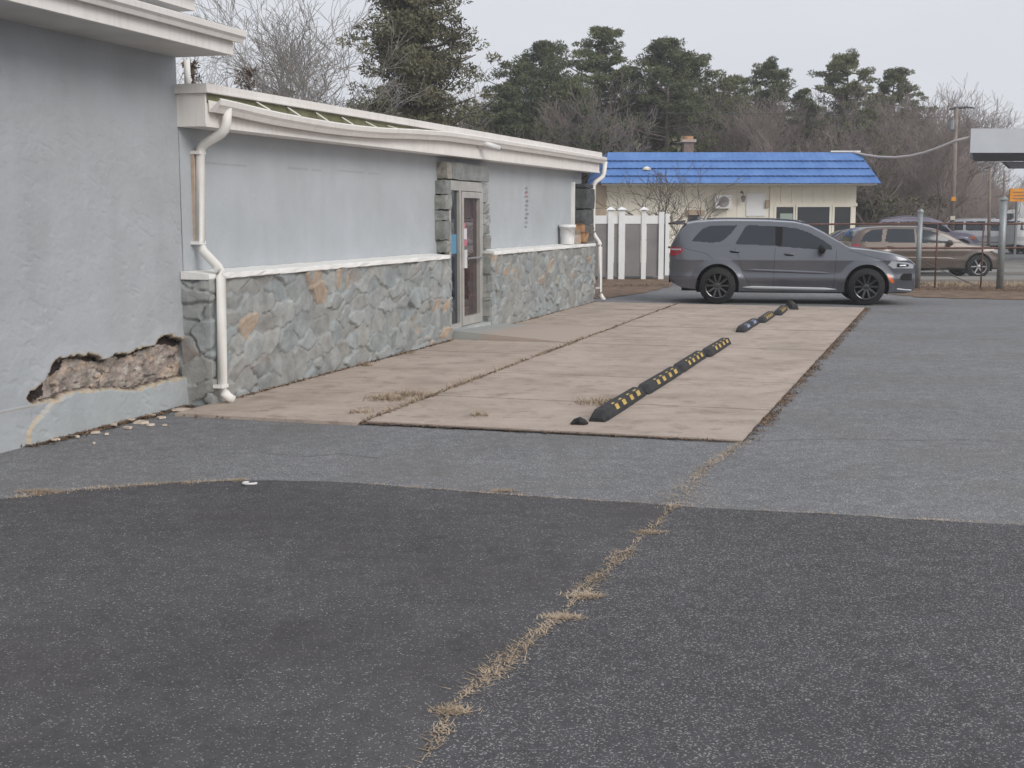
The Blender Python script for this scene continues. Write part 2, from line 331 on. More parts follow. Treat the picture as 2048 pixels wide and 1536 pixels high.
# far lot beyond the fence, the litter strip and the kerb strips
def gp(l): return [G(*p) for p in l]
sheet('far_lot', edge_noise(gp([(1180, 549), (2600, 549)]), .1, 1, 8) + [(110, 130), (-40, 130)], .006, 'far_ground')
sheet('soil_strip', edge_noise(gp([(1760, 586), (1850, 596), (2048, 600), (2500, 603)]), .12, .3, 9) + edge_noise(gp([(2500, 566), (2048, 562), (1760, 560)]), .1, .3, 10), .010, 'dirt')
sheet('soil_patch', edge_noise(gp([(1165, 598), (1215, 597), (1290, 586), (1345, 572)]), .06, .3, 11) + gp([(1345, 556), (1120, 556)]), .010, 'dirt')
for (y0, y1, x0, x1) in [(557, 564, 1790, 2500), (546, 549, 1830, 2500)]:
    a, b, c, d = gp([(x0, y1), (x1, y1), (x1, y0), (x0, y0)])
    o = MB().hexa([(*a, 0), (*b, 0), (*c, 0), (*d, 0), (*a, .07), (*b, .07), (*c, .07), (*d, .07)]).build('kerb', 'far_ground'); o['kind'] = 'structure'
# light patched strip in the far road
a, b, c, d = gp([(1900, 520), (2500, 520), (2500, 500), (1900, 500)])
sheet('road', [a, b, c, d], .014, 'asphalt')

for pl_, w_ in (([(1500, 884), (1600, 880), (1690, 878), (1800, 881), (1920, 880), (2060, 884)], .006), ([(520, 905), (600, 915), (680, 908), (760, 918)], .006), ([(1750, 700), (1800, 712), (1890, 709), (1990, 718), (2060, 716)], .010)):
    g_ = edge_noise(gp(pl_), .012, .12, 21); n_ = len(g_); poly = [(x, y + w_ * (.3 + .7 * abs(math.sin(i * 1.7)))) for i, (x, y) in enumerate(g_)] + [(x, y - w_ * .3) for x, y in g_[::-1]]; sheet('asphalt_crack', poly, .0035, 'joint')
# concrete slab made of panels with real gaps
JT = [-.50, 1.12, 3.03, 4.97, 6.5, 8.05, 9.45, 11.2, 13.0, 14.95]
mb = MB(); rnd = random.Random(5)
def rt(s): return 4.93 + (s + .4) * .0305
def quadpanel(s0, s1, t0a, t0b, t1a, t1b, z):
    g = .008; a = [(s0 + g, t0a), (s0 + g, t1a), (s1 - g, t1b), (s1 - g, t0b)]
    # edge subdivision for chipped outline
    pts = edge_noise(a + [a[0]], .006, .15, rnd.randint(0, 9999))[:-1]
    w = [BW(*p) for p in pts]; k = len(w); dz = lambda p: z + rnd.uniform(-.0015, .0015)
    zt = z + rnd.uniform(-.003, .003)
    mb.add([(x, y, -.02) for x, y, _ in w] + [(x, y, zt) for x, y, _ in w], [tuple(range(k, 2 * k))] + [(i, (i + 1) % k, (i + 1) % k + k, i + k) for i in range(k)])
for i in range(len(JT) - 1):
    s0, s1 = JT[i], JT[i + 1]
    quadpanel(s0 + (-.14 if i == 0 else 0), s1, .0, .0, 1.73, 1.73, .026)
    quadpanel(s0, s1, 1.77, 1.77, rt(s0), rt(s1), .026)
o = mb.build('concrete_slab', 'concrete'); o['kind'] = 'structure'
q = [BW(-.6, 0), BW(-.5, 4.94), BW(15.1, 5.42), BW(15.1, 0)]
sheet('joint_soil', [p[:2] for p in q], .012, 'joint')
# entrance ramp
mb = MB(); z1 = .15
b0, b1, b2, b3 = BW(6.52, -.02), BW(6.5, 1.72), BW(9.0, 1.74), BW(8.75, -.02)
mb.hexa([(*b0[:2], .0), (*b1[:2], .0), (*b2[:2], .0), (*b3[:2], .0), (*b0[:2], z1), (*b1[:2], .034), (*b2[:2], .034), (*b3[:2], z1 * .5)])
m_, t_, b_ = nodes('ramp_paint'); v_ = coord(t_); n_ = tex(t_, 'Noise', 2.5, 6, v_); ge = t_.nodes.new('ShaderNodeNewGeometry'); vd = t_.nodes.new('ShaderNodeVectorMath'); vd.operation = 'DOT_PRODUCT'; vs_ = t_.nodes.new('ShaderNodeVectorMath'); vs_.operation = 'SUBTRACT'
vs_.inputs[1].default_value = BW(6.5, 0); vd.inputs[1].default_value = (N[0], N[1], 0); t_.links.new(ge.outputs['Position'], vs_.inputs[0]); t_.links.new(vs_.outputs[0], vd.inputs[0]); ad = t_.nodes.new('ShaderNodeMath'); ad.operation = 'MULTIPLY_ADD'; ad.inputs[1].default_value = .9; t_.links.new(n_.outputs['Fac'], ad.inputs[0]); t_.links.new(vd.outputs['Value'], ad.inputs[2])
t_.links.new(ramp(t_, ad.outputs[0], [(.75, (.34, .35, .335)), (1.0, (.40, .33, .28))]), b_.inputs['Base Color']); b_.inputs['Roughness'].default_value = .85; M['ramp'] = m_
o = mb.build('door_ramp', 'ramp'); o['kind'] = 'structure'

# ================================================================== LOW BUILDING
BL = (*O0, 0)
low = thing('shop_building', 'long low grey stucco building with stone base, white fascia and glass door', 'building', BL, ROTZ)
def L(s, t, z): return (s, -t, z)
def lbox(mb, s0, s1, t0, t1, z0, z1, m=0): return mb.box(s0, s1, -t1, -t0, z0, z1, m)
TW = -.27                                   # plane of the stucco walls
PAINT = np.array((.44, .465, .485))
def wallgrid(name, s0, s1, z0, z1, t, res, mat, parent, disp, tint, hole=None, jag=.0):
    ns, nz_ = int((s1 - s0) / res) + 1, int((z1 - z0) / res) + 1
    s, z = np.meshgrid(np.linspace(s0, s1, ns), np.linspace(z0, z1, nz_)); s = s.ravel(); z = z.ravel()
    tt = t + disp(s, z); V = np.stack([s, -tt, z], 1)
    i = np.arange((nz_ - 1) * (ns - 1)); r = i // (ns - 1); c = i % (ns - 1); a = r * ns + c
    Fq = np.stack([a, a + 1, a + 1 + ns, a + ns], 1)
    col = tint(s, z)
    if hole is not None:
        cs, cz = s[Fq].mean(1), z[Fq].mean(1); Fq = Fq[~hole(cs, cz)]
        V, Fq, ids = used(V, Fq); col = col[ids]
    return npmesh(name, V, Fq, mat, parent, True, col)
# upper wall with the door opening cut out
def up_disp(s, z): return .004 * (fbm(s * 1.2, z * 1.2, 3) - .5) + .0015 * (fbm(s * 14, z * 14, 5) - .5)
def up_tint(s, z):
    c = np.tile(PAINT, (len(s), 1)); f = fbm(s * .8, z * .8, 21)[:, None]; c = c * (.96 + .08 * f)
    zc = 2.24 + .01 * s + .012 * (fbm(s * 2, z * 0, 8) - .5); ck = (np.abs(z - zc) < .005) & (s > .4) & (s < 4.6) & (vnoise(s * 6, s * 0, 4) > .25)
    c[ck] = (.37, .38, .38); return c
wallgrid('wall', .02, 15.0, .0, 2.75, TW, .0167, 'stucco', low, up_disp, up_tint, hole=lambda s, z: ((s > 6.78) & (s < 8.3) & (z < 2.27)))
mb = MB(); lbox(mb, .02, 15.0, -9.5, TW - .06, 2.3, 2.7); lbox(mb, 14.9, 15.0, -9.5, TW - .01, 0, 2.7); lbox(mb, .02, .1, -9.5, TW - .01, 0, 2.7); lbox(mb, .02, 15, -9.6, -9.5, 0, 2.75)
mb.build('rear_wall', 'stucco', low, tint=PAINT)
lbox(MB(), 6.2, 8.9, -1.6, -1.5, .0, 2.3).build('interior_wall', 'navy', low)
# flagstone wainscot
rs = np.random.RandomState(11)
def stone_field(a, z, cx=.36, cz=.20, seed=0):
    """irregular flagstones: returns height and colour"""
    wx = a + .11 * (fbm(a * 4, z * 4, seed + 1) - .5) * 2; wz = z + .09 * (fbm(a * 4, z * 4, seed + 2) - .5) * 2
    # lean the cells
    u_ = (wx + .25 * wz) / cx; v_ = (wz - .12 * wx) / cz
    iu, iv = np.floor(u_), np.floor(v_); d1 = np.full(a.shape, 9.); d2 = np.full(a.shape, 9.); idn = np.zeros(a.shape); lx = np.zeros(a.shape); lz = np.zeros(a.shape)
    for du in (-1, 0, 1):
        for dv in (-1, 0, 1):
            cu, cv = iu + du, iv + dv; px = cu + _hash(cu, cv, seed + 5) * .95; pz = cv + _hash(cu, cv, seed + 6) * .95
            ang = _hash(cu, cv, seed + 9); dx, dz = u_ - px, v_ - pz; d = np.abs(dx) ** 1.6 * (.7 + .7 * ang) + np.abs(dz) ** 1.6 * (1.4 - .7 * ang)
            hid = _hash(cu, cv, seed + 7); c = d < d1
            d2 = np.where(c, d1, np.minimum(d2, d)); idn = np.where(c, hid, idn); lx = np.where(c, dx, lx); lz = np.where(c, dz, lz); d1 = np.where(c, d, d1)
    e = np.clip((d2 - d1) / .10, 0, 1); h1 = (idn * 7.13) % 1; h2 = (idn * 13.7) % 1; h3 = (idn * 29.3) % 1
    hgt = e ** .6 * (.012 + .034 * h1) + e * (lx * (h2 - .5) * .065 + lz * (h3 - .35) * .070) + .010 * (fbm(a * 9, z * 16, seed + 4) - .5) + .004 * (fbm(a * 40, z * 60, seed + 14) - .5)
    base = np.array((.335, .347, .338)); col = base * (.90 + .20 * h1[:, None]) * (1 + (h2[:, None] - .5) * np.array((.10, 0, -.06)))
    w2 = np.clip((h3 - .83) / .1, 0, 1)[:, None] * np.clip((fbm(a * 6, z * 5, seed + 19) - .40) * 9, 0, 1)[:, None] * .85
    warm = np.where((h1 > .5)[:, None], np.array((.52, .37, .25)), np.array((.36, .31, .28)))
    col = col * (1 - w2 * .85) + warm * w2 * .85
    m = (1 - e)[:, None] * .45; col = col * (1 - m) + np.array((.27, .28, .272)) * m
    return hgt, col * (.86 + .28 * fbm(a * 6, z * 6, seed + 17))[:, None]
def stone_panel(name, path, z0, z1, res, parent, seed, mat='stone', cx=.36, cz=.20, amp=1.0):
    pts = [np.array(p, float) for p in path]; seg = [np.linalg.norm(pts[i + 1] - pts[i]) for i in range(len(pts) - 1)]; cum = [0] + list(np.cumsum(seg)); T = cum[-1]
    aa = np.unique(np.concatenate([np.arange(0, T, res), cum])); pos = []; nor = []
    for q in aa:
        i = min(max(np.searchsorted(cum, q, side='right') - 1, 0), len(seg) - 1); d = (pts[i + 1] - pts[i]) / seg[i]
        pos.append(pts[i] + d * (q - cum[i])); nn = np.array((-d[1], d[0]))     # outward: left of the travel direction in (s, t)
        for j, cc in enumerate(cum[1:-1]):
            if abs(q - cc) < .012: d2 = (pts[j + 2] - pts[j + 1]) / seg[j + 1]; d1_ = (pts[j + 1] - pts[j]) / seg[j]; nn = np.array((-d1_[1] - d2[1], d1_[0] + d2[0])) ; nn /= np.linalg.norm(nn)
        nor.append(nn)
    pos = np.array(pos); nor = np.array(nor); zz = np.linspace(z0, z1, max(2, int((z1 - z0) / res))); na, nzz = len(aa), len(zz)
    A, Z = np.meshgrid(aa, zz); I = np.tile(np.arange(na), nzz); A = A.ravel(); Z = Z.ravel(); h, col = stone_field(A, Z, cx, cz, seed); h = (h - .012) * amp
    p = pos[I] + nor[I] * h[:, None]; V = np.stack([p[:, 0], -p[:, 1], Z], 1)
    i = np.arange((nzz - 1) * (na - 1)); r = i // (na - 1); c = i % (na - 1); a = r * na + c
    return npmesh(name, V, np.stack([a, a + 1, a + 1 + na, a + na], 1), mat, parent, True, col)
stone_panel('stone_base', [(.0, TW - .02), (.0, .0), (6.42, .0), (6.42, -.10)], .0, 1.17, .014, low, 31)
stone_panel('stone_base', [(8.28, -.16), (8.28, .0), (15.0, .0), (15.0, -.30)], .0, 1.17, .014, low, 57)
# moulded ledge caps on the stone
def ledge(s0, s1, seed):
    n = int((s1 - s0) / .12) + 1; vs = []; fs = []; prof = [(TW + .005, 1.17), (.045, 1.17), (.050, 1.178), (.046, 1.214), (.034, 1.222), (TW + .005, 1.242)]
    rr = random.Random(seed); k = len(prof)
    for i in range(n):
        s = s0 + (s1 - s0) * i / (n - 1); sh = 0 if 0 < i < n - 1 else -.02
        for j, (t, z) in enumerate(prof):
            jt = rr.uniform(-.006, .006) if 0 < j < k - 1 else 0; vs.append((s, -(t + jt + (sh if j in (1, 2, 3, 4) else 0)), z + (rr.uniform(-.004, .004) if j > 1 else 0)))
    for i in range(n - 1):
        for j in range(k): fs.append((i * k + j, (i + 1) * k + j, (i + 1) * k + (j + 1) % k, i * k + (j + 1) % k))
    fs += [tuple(range(k)), tuple(range((n - 1) * k, n * k))[::-1]]
    m = MB(); m.add(vs, fs); m.build('ledge', 'ledge', low, False)
ledge(-.04, 6.36, 3); ledge(8.36, 15.08, 4)
# fascia, soffit, coping: the eaves rise slightly to the far end
def zl(a, b, s): return a + (b - a) * s / 15.3
def rising(mb, s0, s1, t0, t1, za0, za1, zb0, zb1, m=0):     # za: bottom (near, far), zb: top (near, far)
    p = [(s0, t0, zl(za0, za1, s0)), (s1, t0, zl(za0, za1, s1)), (s1, t1, zl(za0, za1, s1)), (s0, t1, zl(za0, za1, s0)), (s0, t0, zl(zb0, zb1, s0)), (s1, t0, zl(zb0, zb1, s1)), (s1, t1, zl(zb0, zb1, s1)), (s0, t1, zl(zb0, zb1, s0))]
    mb.hexa([L(*q) for q in p][::-1] if False else [L(*q) for q in p], m)
mb = MB(); rising(mb, 0, 15.35, TW - .03, .02, 2.55, 2.665, 2.84, 2.97); rising(mb, .001, 15.349, .02, .028, 2.545, 2.66, 2.575, 2.69); mb.build('fascia', 'white', low)
mb = MB(); rising(mb, .03, 6.6, .02, .026, 2.76, 2.90, 2.838, 2.958); mb.build('stained_board', 'algae', low)
mb = MB(); rising(mb, -.03, 15.42, TW - .05, .06, 2.842, 2.975, 2.925, 3.075); rising(mb, -.025, 15.41, .06, .068, 2.845, 2.98, 2.862, 2.995); mb.build('coping', 'white', low)
mb = MB(); rising(mb, .0, 15.4, -9.7, TW - .06, 2.75, 2.85, 2.86, 2.99); mb.build('roof', 'roof_flat', low)
# sagging gutter with straps
GP = [Wp(x, y, .15) for x, y in [(430, 197), (470, 205), (520, 218), (560, 227), (640, 242), (700, 251), (760, 257), (830, 260), (900, 265), (960, 274), (1100, 297), (1212, 316)]]
def gz(s):
    if s <= GP[0][0]: return GP[0][1]
    for (a, za), (b, zb) in zip(GP, GP[1:]):
        if a <= s <= b: return za + (zb - za) * (s - a) / (b - a)
    return GP[-1][1]
n = 80; vs = []; fs = []; k = 9
for i in range(n + 1):
    s = .04 + 15.42 * i / n; z = gz(s); z = .5 * z + .25 * (gz(s - .25) + gz(s + .25)); zb = z - .03
    for (t, dz) in [(.032, .0), (.032, -.105), (.10, -.11), (.125, -.07), (.15, -.045), (.158, 0), (.150, .012), (.146, -.004), (.045, -.09)]: vs.append((s, -t, z + dz))
for i in range(n):
    for j in range(k): fs.append((i * k + j, (i + 1) * k + j, (i + 1) * k + (j + 1) % k, i * k + (j + 1) % k))
fs += [tuple(range(k)), tuple(range(n * k, (n + 1) * k))[::-1]]
gut = MB().add(vs, fs).build('gutter', 'white', low)
for s in [.9, 1.55, 2.2, 2.85, 3.5, 4.15, 4.8, 5.5]:
    z = gz(s); MB().hexa([L(s, .04, 2.838), L(s + .03, .04, 2.838), L(s + .08, .155, z + .008), L(s + .05, .155, z + .008), L(s, .04, 2.846), L(s + .03, .04, 2.846), L(s + .08, .155, z + .016), L(s + .05, .155, z + .016)]).build('gutter_strap', 'pipe', gut)
# rain pipes
def pipe(name, pts, r=.042, straps=()):
    p2 = []
    for i, p in enumerate(pts):
        if 0 < i < len(pts) - 1:
            a, b, c = Vector(pts[i - 1]), Vector(p), Vector(pts[i + 1]); e = .06
            p2 += [b + (a - b).normalized() * e, b + (a - b).normalized() * e * .35 + (c - b).normalized() * e * .35, b + (c - b).normalized() * e]
        else: p2.append(Vector(p))
    o = MB().tube(p2, r, 12).build(name, 'pipe', low, True)
    for (s, t, z) in straps: lbox(MB(), s - .075, s + .045, t - .05, t + .045, z - .015, z + .015).build('pipe_strap', 'ledge', o)
    return o
a = Wp(455, 222, .10); b = Wp(452, 262, .10); c = Wp(400, 292, TW + .06); d = Wp(401, 497, TW + .06); e = Wp(438, 540, .075); f = Wp(441, 778, .075); g = Wp(462, 797, .14)
pipe('downpipe', [L(a[0], .10, 2.74), L(b[0], .10, b[1]), L(c[0], TW + .06, c[1]), L(d[0], TW + .06, d[1]), L(e[0], .095, e[1]), L(f[0], .095, .12), L(g[0], .16, .05)], .044, [(c[0], TW + .05, 2.33), (d[0], TW + .05, 1.5), (f[0], .09, .19)])
lbox(MB(), c[0] - .07, c[0] - .045, TW, TW + .03, 1.5, 2.35).build('rust_strip', 'rust', low)
pipe('downpipe', [L(15.55, .10, 2.9), L(15.5, .08, 2.6), L(15.35, -.10, 2.45), L(15.35, -.10, 1.42), L(15.3, .07, 1.2), L(15.3, .07, .16), L(15.25, .17, .05)], .045, [(15.3, -.1, 2.2), (15.3, -.1, 1.55), (15.25, .05, .3)])
# door surround of rough blocks
def block(mb, s0, s1, t0, t1, z0, z1, rr, tints, col):
    m = 5; n0 = len(mb.v)
    def sp(a, b, i): return a + (b - a) * i / (m - 1)
    idx = {}; vs = []
    for i in range(m):
        for j in range(m):
            for k2 in range(m):
                if i in (0, m - 1) or j in (0, m - 1) or k2 in (0, m - 1):
                    e = .985; x, y, z = (sp(-1, 1, i), sp(-1, 1, j), sp(-1, 1, k2)); q = (abs(x) ** 22 + abs(y) ** 22 + abs(z) ** 22) ** (1 / 22); x, y, z = x / q, y / q, z / q
                    jj = lambda: rr.uniform(-.009, .009)
                    idx[i, j, k2] = len(vs); vs.append(((s0 + s1) / 2 + x * (s1 - s0) / 2 + jj(), -((t0 + t1) / 2 + y * (t1 - t0) / 2 + jj()), (z0 + z1) / 2 + z * (z1 - z0) / 2 + jj()))
    fs = []
    for a in range(m - 1):
        for b in range(m - 1):
            for fx in (0, m - 1):
                fs.append((idx[fx, a, b], idx[fx, a + 1, b], idx[fx, a + 1, b + 1], idx[fx, a, b + 1])); fs.append((idx[a, fx, b], idx[a + 1, fx, b], idx[a + 1, fx, b + 1], idx[a, fx, b + 1])); fs.append((idx[a, b, fx], idx[a + 1, b, fx], idx[a + 1, b + 1, fx], idx[a, b + 1, fx]))
    mb.add(vs, fs); k_ = rr.uniform(.88, 1.12); tints += [tuple(c * k_ for c in col)] * len(vs)
rr = random.Random(8); GREYS = [(.27, .28, .26), (.235, .245, .23), (.32, .325, .30), (.295, .29, .27), (.26, .27, .255)]
def column(s0, s1, t1, z0, z1, cols, name='door_surround', tlo=TW - .05, hr=(.14, .30)):
    mb = MB(); tn = []; z = z0
    while z < z1 - .05:
        h = min(rr.uniform(*hr), z1 - z); 
        if z1 - z - h < .08: h = z1 - z
        block(mb, s0 + rr.uniform(-.05, .03), s1 + rr.uniform(-.02, .02), tlo, t1 + rr.uniform(-.03, .03), z + .006, z + h - .006, rr, tn, rr.choice(cols)); z += h
    return mb.build(name, 'slate', low, False, np.array(tn))
column(6.58, 6.80, -.12, 1.245, 2.27, GREYS); column(6.42, 6.72, -.10, .03, 1.15, GREYS)
column(8.30, 8.62, -.13, 1.25, 2.27, GREYS + [(.34, .35, .34)]); column(8.28, 8.34, -.02, .03, 1.2, GREYS)
mb = MB(); tn = []; block(mb, 6.86, 8.60, TW - .05, -.12, 2.285, 2.53, rr, tn, (.25, .262, .25)); block(mb, 6.64, 6.85, TW - .05, -.11, 2.285, 2.52, rr, tn, (.30, .285, .25)); mb.build('door_lintel', 'slate', low, False, np.array(tn))
# door: frame, sidelight, leaf
T0, T1 = -.20, -.13
door = MB(); lbox(door, 6.76, 8.28, T0, T1, 2.13, 2.19); lbox(door, 6.76, 6.84, T0, T1, .13, 2.13); lbox(door, 8.20, 8.28, T0, T1, .13, 2.13); lbox(door, 7.20, 7.27, T0, T1, .13, 2.13); lbox(door, 6.84, 7.20, T0, T1, .13, .2)
door = door.build('door_frame', 'door_alu', low)
lbox(MB(), 6.76, 8.28, T0, T1 - .015, 2.19, 2.27).build('transom_bar', 'door_alu', door)
leaf = MB(); z0 = .15
for (a, b, c, d) in [(7.28, 7.36, z0, 2.12), (8.09, 8.19, z0, 2.12), (7.36, 8.09, 2.03, 2.12), (7.36, 8.09, z0, .28)]: lbox(leaf, a, b, T0 + .015, T1 + .012, c, d)
leaf = leaf.build('door_leaf', 'door_alu', low)
lbox(MB(), 6.84, 7.20, T0 + .02, T0 + .026, .2, 2.13).build('sidelight_pane', 'glass_dark', door)
lbox(MB(), 7.36, 8.09, T0 + .02, T0 + .026, .28, 2.03).build('door_pane', 'maroon', leaf)
m_, t_, b_ = nodes('door_glass'); 
for x in ('maroon',):
    b2 = M['maroon'].node_tree.nodes['Principled BSDF']; b2.inputs['Coat Weight'].default_value = 1.0; b2.inputs['Coat Roughness'].default_value = .03
b2 = M['navy'].node_tree.nodes['Principled BSDF']; b2.inputs['Coat Weight'].default_value = .3
lbox(MB(), 6.845, 7.195, T0 + .027, T0 + .029, .2, 1.5).build('blue_curtain', 'glass_dark', door)
mb = MB(); lbox(mb, 7.32, 7.42, T1 + .014, T1 + .04, 1.0, 1.27); mb.build('lock_plate', 'plastic_w', leaf)
MB().tube([L(7.4, T1 + .05, 1.14), L(8.1, T1 + .05, 1.14)], .016, 8).build('push_bar', 'steel', leaf)
lbox(MB(), 7.42, 7.62, T0 + .03, T0 + .034, 1.42, 1.58).build('notice', 'paper', leaf); lbox(MB(), 7.45, 7.63, T0 + .03, T0 + .033, 1.32, 1.415).build('notice', 'pink', leaf); lbox(MB(), 7.43, 7.56, T0 + .030, T0 + .0325, 1.585, 1.66).build('notice', 'pink', leaf)
lbox(MB(), 6.9, 7.16, T0 + .03, T0 + .034, 1.22, 1.5).build('notice', 'bluep', door)
lbox(MB(), 6.74, 8.30, TW - .02, .0, .0, .14).build('door_step', 'step', low)
# faded vertical lettering on the wall, too faint to read: little ink strokes
mb = MB(); rr2 = random.Random(3); a, b = Wp(1052, 374, TW), Wp(1052, 458, TW); sc = a[0]; z = a[1]; i = 0
while z > b[1]:
    hgt = .045; kk = rr2.randint(2, 3)
    for _ in range(kk):
        x0 = sc + rr2.uniform(-.09, .03); lbox(mb, x0, x0 + rr2.uniform(.07, .15), TW + .006, TW + .009, z - rr2.uniform(.005, .04), z, 1 if i in (1, 2) else 0)
        z -= .0
    lbox(mb, sc - .09, sc + .09, TW + .0035, TW + .0055, z - .028, z - .020, 1 if i in (1, 2) else 0); z -= .075; i += 1
tag(mb.build('wall_lettering', ['grey_txt', 'red_txt'], low), 'faint vertical column of grey and red lettering')
# stone pillar with broken render at the far corner
column(14.32, 15.02, -.01, 1.26, 2.43, hr=(.3, .5), cols= [(.075, .085, .09), (.10, .105, .105), (.09, .10, .095), (.13, .12, .11)], name='corner_pillar', tlo=TW)
mb = MB(); tn = []; block(mb, 14.28, 14.55, TW, .0, 1.26, 1.45, rr, tn, (.48, .27, .14)); block(mb, 14.26, 14.42, TW, -.02, 1.45, 1.62, rr, tn, (.44, .25, .14)); mb.build('corner_stone', 'slate', low, True, np.array(tn))
lbox(MB(), 14.18, 14.30, TW, TW + .05, 1.25, 2.45).build('corner_trim', 'ledge', low)

# camera on the fascia: a thing of its own
cp = Wp(958, 288, .03); sc_ = thing('security_camera', 'small white bullet camera screwed to the white fascia above the glass door', 'security camera', BW(cp[0], .03, 2.80), ROTZ)
MB().lathe([(.045, 0), (.045, .02), (.02, .03)], 14, 'y').build('mount', 'plastic_w', sc_, True).rotation_euler = (0, 0, math.pi)
MB().tube([(0, -.02, 0), (.03, -.09, -.01)], .014, 8).build('bracket', 'plastic_w', sc_, True)
MB().tube([(-.02, -.07, .02), (.05, -.15, .0), (.16, -.27, -.045)], [.035, .042, .04], 12).build('camera_body', 'plastic_w', sc_, True)
MB().tube([(.155, -.266, -.044), (.168, -.28, -.048)], .030, 10).build('lens', 'glass_dark', sc_, True)
# bucket on the ledge
bk = thing('bucket', 'white plastic lidded bucket standing on the ledge at the far end of the wall', 'bucket', BW(13.25, -.10, 1.245), ROTZ)
MB().lathe([(.130, 0), (.150, .30), (.158, .302), (.158, .315), (.15, .316), (.152, .33)], 24).build('pail', 'plastic_w', bk, True)
MB().lathe([(.164, .325), (.166, .362), (.155, .37), (.02, .368)], 24).build('lid', 'vinyl', bk, True)
MB().tube([(.155, -.0, .30), (.12, -.14, .22), (0, -.19, .17), (-.12, -.14, .22), (-.155, 0, .30)], .004, 6).build('handle', 'steel', bk)
cb = thing('cardboard_box', 'small tan cardboard box behind the white bucket on the ledge', 'box', BW(13.95, -.12, 1.245), ROTZ + .2)
MB().box(-.13, .13, -.1, .1, 0, .17).build('carton', 'rust', cb); MB().hexa([(-.13, -.1, .172), (-.0, -.1, .172), (-.0, .1, .172), (-.13, .1, .172), (-.2, -.1, .26), (-.19, -.1, .262), (-.19, .1, .262), (-.2, .1, .26)]).build('flap', 'rust', cb)

# ================================================================== TALL BUILDING
tall = thing('tall_building', 'taller grey stucco building at left with a broken strip of wall near its foot', 'building', BL, ROTZ)
DMG = [Wp(x, y, TW) for x, y in [(52, 797), (58, 786), (78, 772), (85, 765), (97, 745), (103, 728), (115, 718), (132, 715), (150, 711), (185, 708), (196, 713), (204, 722), (214, 719), (228, 709), (262, 706), (270, 699), (290, 696), (312, 691), (313, 682), (326, 670), (340, 669), (362, 680), (386, 676)]] + [Wp(x, y, TW) for x, y in [(386, 748), (330, 759), (300, 768), (270, 780), (230, 777), (180, 777), (150, 782), (120, 790), (100, 801), (60, 806)]]
SK = [Wp(x, y, TW) for x, y in [(390, 750), (330, 761), (266, 783), (200, 779), (150, 784), (104, 804), (80, 833), (54, 862), (50, 905), (300, 905), (400, 850)]]
CR1 = Wp(0, 825, TW)[1]
def jit(s, z): return s + .022 * (fbm(s * 22, z * 22, 3) - .47) * 2, z + .022 * (fbm(s * 22, z * 22, 9) - .47) * 2
def pdist(s, z, poly):
    d = np.full(s.shape, 9.)
    for i in range(len(poly)):
        a = np.array(poly[i]); b = np.array(poly[(i + 1) % len(poly)]); ab = b - a; q = np.clip(((s - a[0]) * ab[0] + (z - a[1]) * ab[1]) / (ab @ ab + 1e-9), 0, 1)
        d = np.minimum(d, np.hypot(s - a[0] - q * ab[0], z - a[1] - q * ab[1]))
    return d
def tw_disp(s, z):
    js, jz = jit(s, z); h = .010 * (fbm(s * 1.1, z * 1.1, 4) - .5) + .006 * (fbm(s * 9, z * 12, 6) - .5) + .002 * (fbm(s * 40, z * 40, 16) - .5)
    st = np.clip((fbm(s * 7 - z * 5, z * 34 + s * 13, 44) - .625) / .04, 0, 1) * np.clip((fbm(s * 2.5, z * 2.5, 41) - .36) / .2, 0, 1) * np.clip((2.75 - z) / .5, 0, 1); h = h - .0045 * st
    sk = inpoly(js, jz, SK); h = np.where(sk, h + .028, h)
    lo = (z < CR1 + .012 * (fbm(s * 6, s * 0, 2) - .5)) & (s < SK[7][0] + .06) & ~sk; h = np.where(lo, h + .010, h)
    dm = inpoly(js, jz, DMG); dd = pdist(js, jz, DMG)
    lift = np.where(~dm & (dd < .10) & ~sk, (1 - dd / .10) * .012, 0)
    return np.where(dm, -.035 - .045 * np.clip(dd / .05, 0, 1), h + lift)
def tw_tint(s, z):
    js, jz = jit(s, z); c = np.tile(np.array((.43, .448, .465)), (len(s), 1)) * (.93 + .12 * fbm(s * 2.2, z * 2.2, 23))[:, None]
    c *= (1 - .07 * np.clip((fbm(s * 3, z * .6, 29) - .5) * 4, 0, 1))[:, None]
    sk = inpoly(js, jz, SK); dk = pdist(js, jz, SK); dm = inpoly(js, jz, DMG); dd = pdist(js, jz, DMG)
    c[sk] *= np.array((.98, 1.0, .98)); tan = np.array((.50, .42, .32))
    chip = (dk < .004 + .013 * (vnoise(s * 9, z * 9, 5) > .6)) & (z < 1.2) & (z > .02) & (vnoise(s * 7, z * 7, 31) > .3); c[chip] = tan
    ed = ~dm & (dd < .010 + .012 * vnoise(s * 20, z * 20, 7)); c[ed] = tan * .9
    c[dm] = (.09, .065, .055); ck = (np.abs(z - CR1) < .006) & (s < SK[7][0] + .05); c[ck] = (.30, .28, .25)
    # rain splash stain close to the ground
    return c
wallgrid('wall', -4.6, .012, .0, 3.26, TW, .011, 'stucco_rough', tall, tw_disp, tw_tint, hole=lambda s, z: inpoly(*jit(s, z), DMG) & (pdist(*jit(s, z), DMG) > .012))
